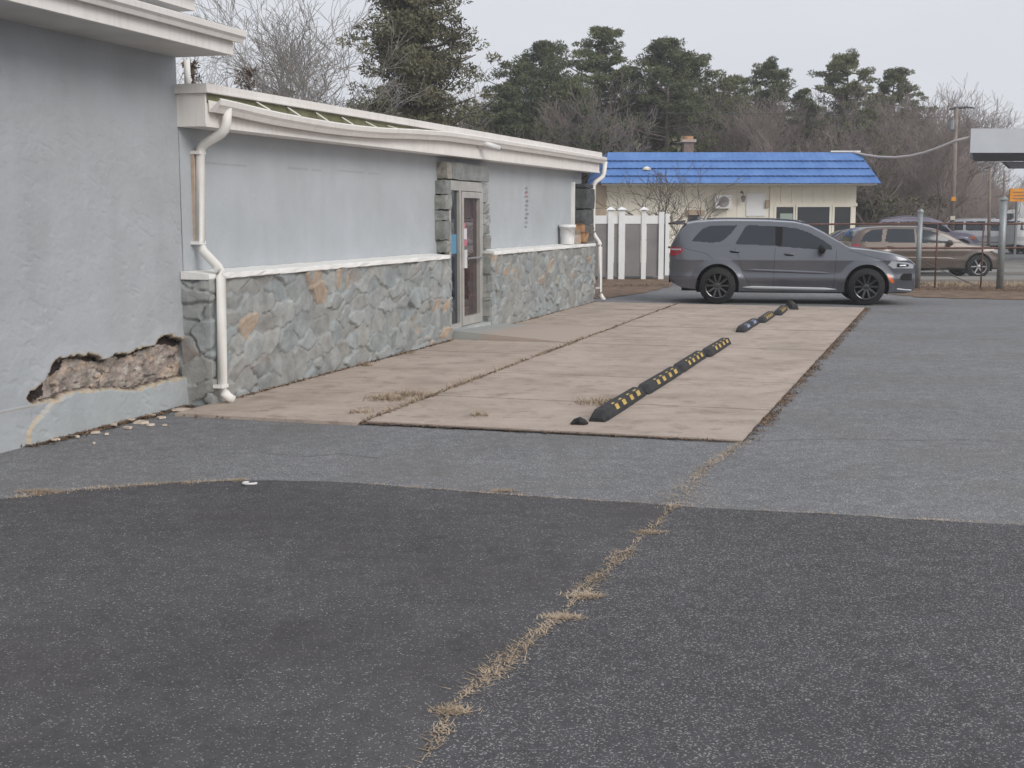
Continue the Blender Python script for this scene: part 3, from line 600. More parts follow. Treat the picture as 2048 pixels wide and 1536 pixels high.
# exposed rubble behind the broken render
sA = min(p[0] for p in DMG) - .1; sB = .012; zA = min(p[1] for p in DMG) - .06; zB = max(p[1] for p in DMG) + .06
def rb_disp(s, z): return .030 * (fbm(s * 7, z * 11, 51) - .3) + .022 * np.abs(fbm(s * 16 + z * 8, z * 26, 53) - .5) * 2 + .008 * fbm(s * 50, z * 60, 57)
DK = [[Wp(x, y, TW - .04) for x, y in pl] for pl in ([(46, 806), (60, 784), (80, 765), (92, 765), (92, 792), (70, 806)], [(96, 742), (106, 722), (132, 722), (130, 736), (108, 752)], [(128, 718), (200, 708), (206, 724), (190, 724), (160, 716), (130, 722)], [(228, 708), (262, 705), (330, 666), (370, 680), (352, 696), (338, 690), (320, 690), (292, 700), (262, 712), (240, 716)])]  # dark brown patches, plus recess shadow painted along the top edges of the break
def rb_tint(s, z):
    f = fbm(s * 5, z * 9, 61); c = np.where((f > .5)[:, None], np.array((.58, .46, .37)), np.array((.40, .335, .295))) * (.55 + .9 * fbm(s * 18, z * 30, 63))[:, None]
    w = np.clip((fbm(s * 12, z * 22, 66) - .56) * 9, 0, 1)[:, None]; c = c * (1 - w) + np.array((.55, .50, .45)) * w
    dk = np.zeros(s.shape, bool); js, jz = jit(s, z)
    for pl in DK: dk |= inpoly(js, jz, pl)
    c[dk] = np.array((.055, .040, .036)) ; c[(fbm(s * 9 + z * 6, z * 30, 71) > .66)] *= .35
    return c
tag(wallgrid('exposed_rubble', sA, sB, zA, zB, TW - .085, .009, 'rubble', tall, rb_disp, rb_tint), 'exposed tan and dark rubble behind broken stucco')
mb = MB(); lbox(mb, -.06, .0, -9.5, TW - .13, 0, 3.26); lbox(mb, -5, -4.6, -9.5, TW, 0, 3.26); lbox(mb, -4.6, -.06, TW - .16, TW - .13, 0, 3.26); lbox(mb, -.06, .012, TW - .13, TW - .011, zB, 3.26); lbox(mb, -4.6, 0, -9.6, -9.5, 0, 3.26)
mb.build('rear_wall', 'stucco_rough', tall, tint=PAINT)
# eave: soffit, fascia, gutter, shingles
mb = MB(); lbox(mb, -6.5, -.03, TW - .1, .30, 3.165, 3.18); mb.build('soffit', 'soffit', tall)
mb = MB(); lbox(mb, -6.5, -.01, .30, .325, 3.16, 3.315); lbox(mb, -.03, -.005, TW - .1, .30, 3.161, 3.30); mb.build('fascia', 'white', tall)
sec = [(.327, 3.36), (.327, 3.275), (.385, 3.268), (.40, 3.30), (.425, 3.32), (.43, 3.365), (.418, 3.372)]
MB().prism(sec, lambda t, z: L(-6.5, t, z), lambda t, z: L(.06, t, z)).build('gutter', 'white', tall)
mb = MB(); mb.prism([(.36, 3.372), (.36, 3.392), (-4.5, 4.35), (-4.5, 4.3), (.2, 3.33)], lambda t, z: L(-6.5, t, z), lambda t, z: L(-.02, t, z)); mb.build('roof', 'shingle', tall)
# upper rear section whose white boxed eave shows above the roof
s1u, zu = Wp(390, 22, -1.4); s0u, z0u = Wp(240, 0, -1.4)
mb = MB(); lbox(mb, -6.5, s1u, -1.65, -1.4, zu, zu + .8); lbox(mb, -6.5, s1u + .12, -1.7, -1.30, zu + .16, zu + .24); mb.build('upper_fascia', 'white', tall)
lbox(MB(), -6.5, s1u - .1, -9, -1.66, 2.95, zu + .8).build('upper_wall', 'stucco', tall, tint=PAINT)
a = Wp(371, 112, TW - .15); MB().tube([L(a[0] + .02, TW - .15, 3.2), L(a[0] + .02, TW - .15, 2.93)], .03, 10).build('short_downpipe', 'pipe', tall, True)

# debris at the foot of the tall wall: flat chips of render
rr = random.Random(77); chips = []
CH = [(110, 882, 26), (150, 876, 20), (190, 868, 22), (212, 871, 16), (232, 852, 40), (262, 842, 26), (285, 846, 44), (300, 852, 20), (255, 858, 24), (360, 822, 52), (385, 829, 40), (322, 838, 22), (300, 833, 26), (188, 889, 10), (330, 853, 10), (405, 822, 30)]
sizes = ['widest pale', 'small tan', 'broken', 'narrow', 'thin flat', 'long']
near = ['just left of', 'right of', 'beside', 'in front of']
for i, (px, py, wd) in enumerate(CH):
    x, y = G(px, py); m = wd / 2500 * y * .5; k = rr.randint(6, 8); an = sorted(rr.uniform(0, 6.28) for _ in range(k)); pl = [(math.cos(q) * m * rr.uniform(.8, 1.1), math.sin(q) * m * rr.uniform(.55, .95)) for q in an]
    o = MB().prism(pl, lambda a, b: (a, b, 0), lambda a, b: (a * .94, b * .94, .016)).build('stucco_chip', 'chip'); o.location = (x, y, .005); o.rotation_euler = (rr.uniform(-.06, .06), rr.uniform(-.06, .06), rr.uniform(0, 6)); chips.append(o)
    tag(o, 'broken piece of tan and grey render lying at the foot of the tall stucco wall', 'debris', 'broken render pieces along the wall foot')
x, y = G(2, 897); o = MB().box(-.55, .11, -.03, .03, 0, .03).build('board', 'vinyl'); o.location = (x, y, .008); o.rotation_euler = (0, 0, .12)
tag(o, 'white board end lying on the asphalt below the tall wall at the left frame edge', 'board')
x, y = G(500, 972); pts = [(.045 * math.cos(a_) , .03 * math.sin(a_), .008) for a_ in np.linspace(1.9, 6.1, 12)]
o = MB().tube(pts, .008, 6).build('plastic_ring', 'plastic_w'); o.location = (x, y, .012); tag(o, 'white half ring scrap lying on the dark asphalt edge', 'scrap')

# ================================================================== RUBBER WHEEL STOPS
def wheel_stop(marks, mat):
    root = thing('wheel_stop', '-', 'parking stop', group='rubber parking stops in two lines on the slab'); Lh = .865
    prof = [(-.078, 0), (-.074, .035), (-.045, .09), (.045, .09), (.074, .035), (.078, 0)]; vs = []; xs = [-Lh, -Lh + .02, -Lh + .10, -.3, .3, Lh - .10, Lh - .02, Lh]; sc = [.35, .55, 1, 1, 1, 1, .55, .35]
    for x, q in zip(xs, sc):
        for (yy, zz) in prof: vs.append((x, yy * (.85 + .15 * q), zz * q))
    k = 6; fs = [(i * k + j, i * k + j + 1, (i + 1) * k + j + 1, (i + 1) * k + j) for i in range(len(xs) - 1) for j in range(k - 1)] + [tuple(range(k)), tuple(range((len(xs) - 1) * k, len(xs) * k))[::-1]]
    MB().add(vs, fs).build('rubber_body', 'rubber', root)
    for (a, b) in marks:                     # reflective patches wrapped over the top and both flanks
        e = .003; p = [(-.0700 - e, .045), (-.0475 - e, .086), (-.030, .09 + e), (.046, .09 + e), (.052 + e, .085), (.074 + e, .045)]; v2 = [(a + (.0 if j in (0, 5) else 0), y_, z_) for j, (y_, z_) in enumerate(p)] + [(b, y_, z_) for (y_, z_) in p]
        v2[2] = (a + .015, -.012, .09 + e); v2[8] = (b - .015, -.012, .09 + e); MB().add(v2[:3] + v2[6:9], [(j, j + 1, j + 4, j + 3) for j in range(2)]).build('reflector', mat, root)
    return root
YM = [(-.42, -.30), (-.14, -.01), (.18, .30), (.46, .60)]
stA = wheel_stop(YM, 'yellow'); stB = wheel_stop([(-.55, -.25), (.2, .5)], 'blue_mark'); stC = wheel_stop([(-.5, -.36), (-.22, -.10), (.05, .17), (.32, .44)], 'yellow')
SL = [('A', .05, 1.70, 3.66, 'black and yellow rubber stop nearest the camera, next to the small torn rubber stub'), ('A', 1.78, 3.50, 3.70, 'black and yellow rubber stop second from the front end of the line'), ('A', 3.58, 5.24, 3.72, 'black and yellow rubber stop third from the front end of the line'), ('A', 5.32, 7.05, 3.78, 'black and yellow rubber stop at the near side of the gap in the line'),
      ('B', 8.85, 10.55, 3.78, 'black rubber stop with blue and white marks just beyond the gap'), ('C', 10.65, 12.25, 3.88, 'worn yellow-marked stop right behind the blue-marked one'), ('C', 12.35, 13.85, 3.97, 'yellow-marked rubber stop second from the grey SUV'), ('C', 13.95, 15.3, 4.05, 'crooked yellow-marked stop next to the grey SUV')]
first = {'A': stA, 'B': stB, 'C': stC}; seen = set(); rr = random.Random(4)
for (k, s0, s1, t, lab) in SL:
    o = first[k] if k not in seen else copy_tree(first[k]); seen.add(k)
    o.location = BW((s0 + s1) / 2, t, .024); o.rotation_euler = (0, 0, ROTZ + rr.uniform(-.02, .02) + (.14 if s0 > 13.9 else 0)); o.scale = ((s1 - s0) / 1.68, 1, 1); o['label'] = lab
x, y, _ = BW(-.16, 3.55); o = MB().tube([(-.10, 0, .01), (-.05, .02, .03), (.0, .0, .045), (.05, -.01, .03), (.09, .02, .012)], [.012, .035, .045, .035, .012], 7).build('broken_stop_end', 'rubber'); o.location = (x, y, .024); o.scale = (.75, .75, .75); tag(o, 'torn black rubber stub with bent pin at the near end of the stop line', 'debris')

# ================================================================== VEHICLES
def interp(pts, x):
    xs = [p[0] for p in pts]; ys = [p[1] for p in pts]; return np.interp(x, xs, ys)
M['paint_grey'] = flat('paint_grey', (.125, .13, .15), .30, metal=.55, coat=1.0); M['paint_tan'] = flat('paint_tan', (.125, .095, .078), .35, metal=.3, coat=.7)
M['paint_silver'] = flat('paint_silver', (.50, .51, .53), .35, metal=.3, coat=.7); M['paint_white'] = flat('paint_white', (.62, .62, .61), .4, coat=.6); M['paint_dark'] = flat('paint_dark', (.05, .035, .04), .35, metal=.2, coat=.8); M['paint_purple'] = flat('paint_purple', (.22, .20, .26), .35, metal=.3, coat=.8)
M['car_glass'] = flat('car_glass', (.018, .025, .033), .04, spec=.6); M['tyre'] = worn('tyre', (.014, .014, .016), (.03, .03, .03), 10, .85, 60, .003)
M['rim_black'] = flat('rim_black', (.075, .075, .08), .22, metal=.9, coat=.6); M['rim_silver'] = flat('rim_silver', (.45, .45, .46), .3, metal=.8); M['under'] = flat('underbody', (.008, .008, .009), .9)
M['tail_red'] = flat('tail_red', (.30, .015, .03), .15, coat=1); M['lamp_clear'] = flat('lamp_clear', (.42, .44, .46), .1, coat=1); M['amber'] = flat('amber', (.65, .12, .02), .25, coat=.6); M['chrome'] = flat('chrome', (.6, .6, .62), .2, metal=.9)
def make_wheel(root, x, yc, r, side, wdt, rim, spokes=10):
    w_ = thing('wheel', None, None); w_.parent = root; w_.location = (x, yc, r); w_.rotation_euler = (0, 0, 0 if side < 0 else math.pi)
    for kk in ('label', 'category'):
        if kk in w_: del w_[kk]
    rr_ = r * .68
    MB().lathe([(rr_ * .99, -.02), (rr_ * 1.03, 0), (r * .93, -.005), (r * .985, .02), (r, .06), (r, wdt - .06), (r * .97, wdt - .01), (rr_, wdt)], 48, 'y', caps=(0, 1)).build('tyre', 'tyre', w_, True)
    MB().lathe([(rr_ * 1.03, -.004), (rr_ * .97, .006), (rr_ * .93, .012)], 40, 'y', caps=(0, 0)).build('rim', rim, w_, True); MB().lathe([(rr_ * .94, .012), (rr_ * .9, .12), (.02, .12)], 40, 'y', caps=(0, 1)).build('wheel_hub', 'under', w_, True)
    mb = MB()
    for i in range(spokes):
        a = 2 * math.pi * i / spokes; ca, sa = math.cos(a), math.sin(a)
        def q(rad, off, y): return (rad * ca - off * sa, y, rad * sa + off * ca)
        w0, w1 = r * .055, r * .05
        mb.hexa([q(r * .1, -w0, .05), q(rr_ * .93, -w1, .03), q(rr_ * .93, w1, .03), q(r * .1, w0, .05), q(r * .1, -w0, .02), q(rr_ * .93, -w1, .006), q(rr_ * .93, w1, .006), q(r * .1, w0, .02)])
    mb.lathe([(.02, -.005 + .01), (r * .15, .012), (r * .17, .05)], 20, 'y', caps=(1, 0)); mb.build('spokes', rim, w_)
    return w_
def make_car(name, label, cat, loc, rz, C, group=None):
    root = thing(name, label, cat, loc, rz, group); Lc = C['L']; Wd = C['W'] / 2; belt = C['belt']; top = C['top']; res = C.get('res', .02)
    xs = np.concatenate([np.linspace(0, .12, 9)[:-1], np.arange(.12, Lc - .12, res), np.linspace(Lc - .12, Lc, 9)]); nx = len(xs)
    zt = interp(top, xs); k = np.ones(9) / 9; zs = np.convolve(np.pad(zt, 4, 'edge'), k[:5] / k[:5].sum(), 'same')[4:-4]; zt = np.where((xs > .15) & (xs < Lc - .15), zs, zt)
    zb = interp(C['bot'], xs)
    def plan(x):
        w_ = np.full(np.shape(x), Wd, float); r0, r1 = .45, .75
        q = np.clip((r0 - x) / r0, 0, 1); w_ = w_ - .17 * q ** 2.2; q = np.clip((x - (Lc - r1)) / r1, 0, 1); w_ = w_ - .19 * q ** 2.8
        return w_
    wheels = C['wheels']; rad = C['r']
    def side_y(x, z):
        x = np.asarray(x, float); z = np.asarray(z, float); w_ = plan(x)
        lowr = np.clip((.45 - z) / .3, 0, 1); y = w_ - .05 * lowr ** 1.5
        zk = belt * .77; sh = np.clip((z - zk) / (belt - zk), 0, 1); y = y - .075 * sh ** 1.1 - .045 * np.clip((zk - z) / (zk - .45), 0, 1) ** .8 + .022 * np.exp(-((z - .52) / .09) ** 2)
        for wx in wheels:                     # flared arches
            d = np.hypot(x - wx, z - rad); y = y + .035 * np.clip(1 - np.abs(d - rad * 1.22) / .13, 0, 1) ** 1.2 * (z > .25)
        g = np.clip((z - belt) / (C['roof'] - belt), 0, 1); return y - C.get('tumble', .2) * g ** 1.15
    nsd, nrf = int(1.3 / res), 14; rows = []
    edge = np.where(zt > belt + .15, .065, .05)
    ze = zt - edge
    for j in range(nsd + 1):
        z = zb + (ze - zb) * j / nsd; rows.append(np.stack([xs, -side_y(xs, z), z], 1))
    ye = side_y(xs, ze)
    for j in range(1, nrf + 1):
        q = j / nrf; y = ye * (1 - q); z = ze + edge * (1 - (1 - q) ** 3.2) ** .62; rows.append(np.stack([xs, -y, z], 1))
    half = np.array(rows); nr = half.shape[0]; other = half[::-1][1:].copy(); other[..., 1] *= -1
    V = np.concatenate([half, other]).reshape(-1, 3); tot = nr * 2 - 1
    i = np.arange((tot - 1) * (nx - 1)); r = i // (nx - 1); c = i % (nx - 1); a = r * nx + c; Fq = np.stack([a, a + 1, a + 1 + nx, a + nx], 1)
    ctr = V[Fq].mean(1); is_side = (r < nsd) | (r >= tot - 1 - nsd); cls = np.zeros(len(Fq), int)
    for wx in wheels: cls[is_side & (np.hypot(ctr[:, 0] - wx, ctr[:, 2] - rad) < rad * 1.19)] = -1
    names = ['body']; mats = [C['paint']]
    def add(nm, mt): names.append(nm); mats.append(mt); return len(names) - 1
    for pl in C['windows']: cls[is_side & (cls == 0) & inpoly(ctr[:, 0], ctr[:, 2], pl)] = add('side_window', 'car_glass')
    roofz = ~is_side
    x0, x1 = C['screen']; cls[roofz & (ctr[:, 0] > x0) & (ctr[:, 0] < x1) & (np.abs(ctr[:, 1]) < np.interp(ctr[:, 0], [x0, x1], [Wd * .62, Wd * .80]))] = add('windscreen', 'car_glass')
    x0, x1 = C['back']; cls[roofz & (ctr[:, 0] > x0) & (ctr[:, 0] < x1) & (np.abs(ctr[:, 1]) < Wd * .72)] = add('rear_window', 'car_glass')
    for nm, mt, pl in C.get('patches', []): cls[is_side & (cls == 0) & inpoly(ctr[:, 0], ctr[:, 2], pl)] = add(nm, mt)
    cls[is_side & (cls == 0) & (ctr[:, 2] < C.get('clad', .0)) & (ctr[:, 2] > 0)] = add('sill', 'under') if C.get('clad') else 0
    body = None
    for ci, (nm, mt) in enumerate(zip(names, mats)):
        f_ = Fq[cls == ci]
        if len(f_) == 0: continue
        sides = [f_] if nm in ('body', 'windscreen', 'rear_window') else [f_[ctr[cls == ci][:, 1] < 0], f_[ctr[cls == ci][:, 1] >= 0]]
        for f3 in sides:
            if len(f3): v_, f2, _ = used(V, f3); ob = npmesh(nm, v_, f2, mt, root, True)
    # flat ends
    for xi, nm in ((0, 'tailgate'), (nx - 1, 'front_end')):
        ring = [half[j, xi] for j in range(nr)] + [np.array((half[j, xi][0], -half[j, xi][1], half[j, xi][2])) for j in range(nr - 2, -1, -1)]
        MB().add([tuple(p) for p in ring], [tuple(range(len(ring)))]).build(nm, C['paint'], root)
    # wheel wells and floor
    mb = MB(); mb.box(.25, Lc - .3, -Wd * .80, Wd * .80, .26, .46)
    for wx in wheels:
        for sd in (-1, 1):
            pts = [(wx + rad * 1.19 * math.cos(t_), rad + rad * 1.19 * math.sin(t_)) for t_ in np.linspace(-.35, math.pi + .35, 26)]; y0, y1 = sd * (Wd - .012), sd * (Wd - .36)
            vs = [(x_, y0 if jj == 0 else y1, z_) for jj in (0, 1) for (x_, z_) in pts]; n_ = len(pts); mb.add(vs, [(q, q + 1, q + 1 + n_, q + n_) for q in range(n_ - 1)] + [tuple(range(n_, 2 * n_))])
    mb.build('underbody', 'under', root)
    for wx in wheels:
        for sd in (-1, 1): make_wheel(root, wx, sd * (Wd - .02 + .02), rad, sd, .24, C.get('rim', 'rim_silver'), C.get('spokes', 10))
    def on(x, z, off=.0, sd=-1): return (x, sd * (float(side_y(x, z)) + off), z)
    for sd in (-1, 1):
        for pl in C.get('seams', []):
            p2 = []
            for (a_, b_) in zip(pl, pl[1:]): p2 += [(a_[0] + (b_[0] - a_[0]) * q / 8, a_[1] + (b_[1] - a_[1]) * q / 8) for q in range(8)]
            p2.append(pl[-1]); MB().tube([on(x_, z_, -.001, sd) for x_, z_ in p2], .004, 4).build('panel_gap', 'under', root)
        for wx in wheels:                     # rolled arch lips
            MB().tube([on(wx + rad * 1.2 * math.cos(t_), rad + rad * 1.2 * math.sin(t_), .0, sd) for t_ in np.linspace(-.3 if wx < 2 else .0, math.pi + (.0 if wx < 2 else .3), 30)], .013, 6).build('arch_lip', C['paint'], root, True)
        for nm, mt, x0, x1, z0, z1, th in C.get('trims', []):
            n_ = 24; vs = []
            for q in range(n_ + 1):
                x_ = x0 + (x1 - x0) * q / n_; tp = min(1, min(q, n_ - q) / 3 + .1); zm = z0 + (z1 - z0) * q / n_
                vs += [on(x_, zm - .028 * tp, .0, sd), on(x_, zm - .012 * tp, th, sd), on(x_, zm + .012 * tp, th * .7, sd), on(x_, zm + .03 * tp, .0, sd)]
            MB().add(vs, [(q * 4 + j, (q + 1) * 4 + j, (q + 1) * 4 + j + 1, q * 4 + j + 1) for q in range(n_) for j in range(3)]).build(nm, mt, root, True)
        for (x_, z_) in C.get('handles', []):
            MB().tube([on(x_ - .10, z_, -.005, sd), on(x_ - .07, z_ + .005, .03, sd), on(x_ + .07, z_ - .005, .03, sd), on(x_ + .10, z_ - .01, -.005, sd)], .013, 8).build('door_handle', C['paint'], root, True)
            MB().tube([on(x_ - .08, z_ - .022, .002, sd), on(x_ + .08, z_ - .03, .002, sd)], .012, 6).build('handle_recess', 'under', root)
        if 'mirror' in C:
            x_, z_ = C['mirror']; p = on(x_, z_, 0, sd); mir = MB(); vs = []
            mir.lathe([(.02, -.13), (.07, -.11), (.085, -.02), (.085, .08), (.06, .125), (.01, .13)], 14, 'y'); ob = mir.build('mirror', C.get('mirror_mat', 'black'), root, True); ob.location = (p[0], p[1] + sd * .11, p[2] + .01); ob.scale = (.85, 1, 1.05)
            MB().tube([(p[0], p[1] - sd * .02, p[2] - .05), (p[0] - .01, p[1] + sd * .1, p[2] - .03)], .025, 6).build('mirror_arm', 'black', root)
        if 'rails' in C:
            x0, x1 = C['rails']; pts = [(x_, sd * (float(side_y(x_, C['roof'] - .06)) - .10), float(np.interp(x_, xs, zt)) + .018) for x_ in np.linspace(x0, x1, 14)]
            MB().tube(pts, .016, 6).build('roof_rail', C['paint'], root, True)
    return root, on
f99 = lambda px, py: ((px - 1338) / 99.0, (609 - py) / 99.0)
SUV = dict(L=4.97, W=1.94, belt=1.16, roof=1.72, r=.375, wheels=(.99, 3.99), paint='paint_grey', rim='rim_black', spokes=10, tumble=.20, res=.012,
    top=[(0, 1.14), (.02, 1.22), (.07, 1.32), (.22, 1.56), (.34, 1.665), (.53, 1.70), (1.13, 1.72), (2.04, 1.71), (2.55, 1.68), (2.85, 1.615), (3.15, 1.465), (3.45, 1.29), (3.6, 1.20), (3.68, 1.165), (4.06, 1.13), (4.46, 1.065), (4.72, 1.00), (4.87, .93), (4.97, .85)],
    bot=[(0, .50), (.05, .42), (.25, .33), (.6, .29), (1.0, .27), (1.5, .235), (3.5, .235), (4.2, .25), (4.75, .24), (4.9, .27), (4.97, .31)],
    windows=[[f99(*p) for p in [(1382, 483), (1390, 472), (1404, 458), (1418, 453), (1474, 451), (1462, 467), (1448, 480), (1438, 485), (1420, 486)]], [f99(*p) for p in [(1470, 488.5), (1490, 455), (1497, 451), (1551, 453), (1551, 492)]], [f99(*p) for p in [(1564, 493.5), (1566, 454), (1594, 457.5), (1619, 466), (1645, 480), (1662, 492), (1664, 499), (1634, 499)]]],
    screen=(2.84, 3.62), back=(.06, .33), clad=.262,
    patches=[('b_pillar', 'under', [f99(*p) for p in [(1551, 453), (1566, 454), (1564, 494), (1551, 492)]]), ('tail_light', 'tail_red', [(-.01, 1.0), (-.01, 1.15), (.22, 1.145), (.29, 1.10), (.20, 1.01), (.08, .97)]), ('headlight', 'lamp_clear', [(4.40, .81), (4.47, .89), (4.80, .86), (4.92, .82), (4.92, .74), (4.50, .745)]), ('side_marker', 'amber', [(4.37, .60), (4.44, .62), (4.55, .46), (4.48, .45)])],
    seams=[[(2.15, 1.15), (2.13, .8), (2.13, .30)], [(3.38, 1.1), (3.36, .7), (3.33, .30)], [(1.33, 1.13), (1.42, .95), (1.50, .62), (1.62, .45), (1.68, .30)], [(.25, 1.14), (.75, 1.02), (.90, .90)], [(.02, .55), (.52, .55)], [(4.42, .88), (4.0, .99), (3.62, 1.10)]],
    trims=[('door_moulding', 'paint_grey', 1.55, 3.30, .70, .64, .022), ('sill_strip', 'paint_silver', 1.50, 3.40, .345, .315, .012)], handles=[(1.33, 1.075), (2.43, 1.02)], mirror=(3.08, 1.11), rails=(.75, 2.75))
suv, on = make_car('suv', 'dark grey SUV with black wheels parked across the far end of the concrete slab', 'car', (3.365, 26.6, 0.0), R(-8.5), SUV)
suv.scale = (.982, 1, 1)
MB().hexa([(.19, -.62, 1.60), (.30, -.66, 1.66), (.30, .66, 1.66), (.19, .62, 1.60), (-.02, -.60, 1.66), (.30, -.64, 1.70), (.30, .64, 1.70), (-.02, .60, 1.66)]).build('spoiler', 'paint_grey', suv)
for sd in (-1, 1):
    MB().tube([on(.03, 1.10, .006, sd), on(.22, 1.10, .006, sd)], .02, 6).build('tail_lamp_bar', 'lamp_clear', suv)
    q_ = [(4.66 + .06 * i_, (.50, .64)) for i_ in range(5)]; vv = []
    for x_, (a_, b_) in q_: vv += [on(x_, a_ + .02 * (x_ < 4.7), .012, sd), on(x_, b_ - .06 * (x_ < 4.7), .012, sd)]
    MB().add(vv, [(2 * i_, 2 * i_ + 2, 2 * i_ + 3, 2 * i_ + 1) for i_ in range(4)]).build('bumper_vent', 'under', suv)
    q_ = [(4.58 + .06 * i_, (.765 + .004 * i_, .845 - .006 * i_)) for i_ in range(5)]; vv = []
    for x_, (a_, b_) in q_: vv += [on(x_, a_, .008, sd), on(x_, b_, .008, sd)]
    MB().add(vv, [(2 * i_, 2 * i_ + 2, 2 * i_ + 3, 2 * i_ + 1) for i_ in range(4)]).build('lamp_housing', 'black', suv)
    MB().tube([on(4.63, .80, .02, sd), on(4.76, .80, .02, sd)], .018, 8).build('lamp_lens', 'lamp_clear', suv)
    MB().tube([on(4.60, .33, .01, sd), on(4.9, .30, .0, sd)], .018, 6).build('bumper_lip', 'paint_silver', suv)
MB().box(4.968, 4.985, -.62, .62, .42, .74).build('grille', 'under', suv); MB().box(-.02, .02, -.7, .7, .42, .56).build('rear_bumper_trim', 'under', suv)
MB().hexa([(1.9, -.02, 1.72), (2.06, -.02, 1.72), (2.06, .02, 1.72), (1.9, .02, 1.72), (1.9, -.006, 1.77), (1.98, -.006, 1.755), (1.98, .006, 1.755), (1.9, .006, 1.77)]).build('antenna_fin', 'paint_grey', suv).location = (-1.35, 0, 0)

GEN = dict(SUV, L=4.5, W=1.85, belt=1.02, roof=1.52, r=.34, wheels=(.85, 3.72), rim='rim_silver', spokes=6, tumble=.2, res=.03, paint='paint_tan', mirror_mat='paint_tan',
    top=[(0, .80), (.04, 1.05), (.10, 1.25), (.25, 1.40), (.45, 1.49), (1.2, 1.53), (2.0, 1.52), (2.5, 1.46), (2.85, 1.33), (3.2, 1.12), (3.35, 1.03), (3.7, .99), (4.1, .93), (4.4, .80), (4.5, .65)],
    bot=[(0, .42), (.3, .28), (1, .24), (3.4, .24), (4.3, .26), (4.5, .32)],
    windows=[[(.28, 1.06), (.42, 1.30), (.62, 1.40), (.95, 1.42), (.88, 1.06)], [(.98, 1.05), (1.08, 1.42), (1.85, 1.43), (1.85, 1.03)], [(1.93, 1.03), (1.93, 1.43), (2.35, 1.38), (2.70, 1.25), (2.98, 1.08), (2.98, 1.02)]],
    screen=(2.6, 3.28), back=(.05, .3), clad=.30, patches=[('tail_light', 'tail_red', [(-.01, .85), (-.01, 1.0), (.3, .98), (.2, .85)]), ('headlight', 'lamp_clear', [(4.1, .78), (4.3, .84), (4.5, .70), (4.4, .66)])],
    seams=[[(1.89, 1.0), (1.88, .3)], [(3.0, 1.0), (2.95, .3)], [(.93, 1.0), (1.3, .6), (1.4, .3)]], trims=[('door_moulding', 'paint_tan', 1.3, 3.1, .60, .57, .012)], handles=[(1.15, .92), (2.1, .90)], mirror=(2.85, 1.02), rails=(.5, 2.2))
Yt = 37.7; make_car('suv', 'brown tan SUV parked behind the rusty rail fence, nose to the right', 'car', (*P(1686, 552, Yt)[:2], 0), R(-1), GEN)
PK = dict(GEN, L=4.9, W=1.95, belt=1.12, roof=1.72, r=.38, wheels=(.95, 4.0), paint='paint_silver', mirror_mat='paint_silver', top=[(0, 1.0), (.05, 1.5), (.15, 1.62), (.5, 1.70), (1.5, 1.74), (2.6, 1.72), (3.0, 1.62), (3.5, 1.25), (3.6, 1.18), (4.3, 1.13), (4.75, 1.02), (4.9, .8)],
    windows=[[(.2, 1.18), (.3, 1.58), (1.0, 1.6), (1.0, 1.16)], [(1.1, 1.16), (1.1, 1.6), (2.0, 1.6), (2.0, 1.14)], [(2.1, 1.14), (2.1, 1.6), (2.75, 1.56), (3.2, 1.28), (3.3, 1.14)]], screen=(2.95, 3.55), clad=.42, patches=[('headlight', 'lamp_clear', [(4.5, .85), (4.5, 1.0), (4.9, .98), (4.9, .80)]), ('turn_lamp', 'amber', [(4.2, .82), (4.2, .95), (4.42, .95), (4.42, .82)])],
    bot=[(0, .5), (.5, .42), (4.4, .42), (4.9, .5)], rails=(.6, 2.5))
make_car('suv', 'silver boxy SUV parked far behind, right of the utility pole', 'car', (*P(1883, 503, 64)[:2], 0), R(-20), PK)
SD = dict(GEN, L=4.6, W=1.8, belt=.95, roof=1.42, r=.32, paint='paint_dark', mirror_mat='paint_dark', top=[(0, .85), (.1, 1.0), (.6, 1.04), (1.1, 1.32), (1.5, 1.41), (2.1, 1.43), (2.6, 1.36), (3.2, 1.03), (3.4, .97), (4.2, .86), (4.6, .62)], windows=[[(.95, .98), (1.2, 1.27), (1.75, 1.34), (1.75, .96)], [(1.83, .96), (1.83, 1.34), (2.4, 1.32), (3.0, 1.02), (3.0, .96)]], screen=(2.6, 3.2), back=(.65, 1.1))
SD.pop('rails'); make_car('sedan', 'dark maroon sedan between the grey SUV hood and the cream building', 'car', (*P(1610, 520, 43)[:2], 0), R(-3), SD)
PU = dict(PK, paint='paint_purple', mirror_mat='paint_purple'); make_car('suv', 'dusky purple SUV roof showing above the brown tan SUV', 'car', (*P(1742, 505, 58)[:2], 0), R(-6), dict(PU, L=4.6, top=[(0, 1.0), (.05, 1.5), (.3, 1.7), (1.5, 1.84), (2.4, 1.82), (3.0, 1.62), (3.4, 1.2), (4.3, 1.1), (4.6, .8)], wheels=(.9, 3.8)))
make_car('suv', 'white SUV cut off by the right frame edge beyond the fence post', 'car', (*P(2012, 506, 62)[:2], 0), R(8), dict(PK, paint='paint_white', mirror_mat='paint_white'))

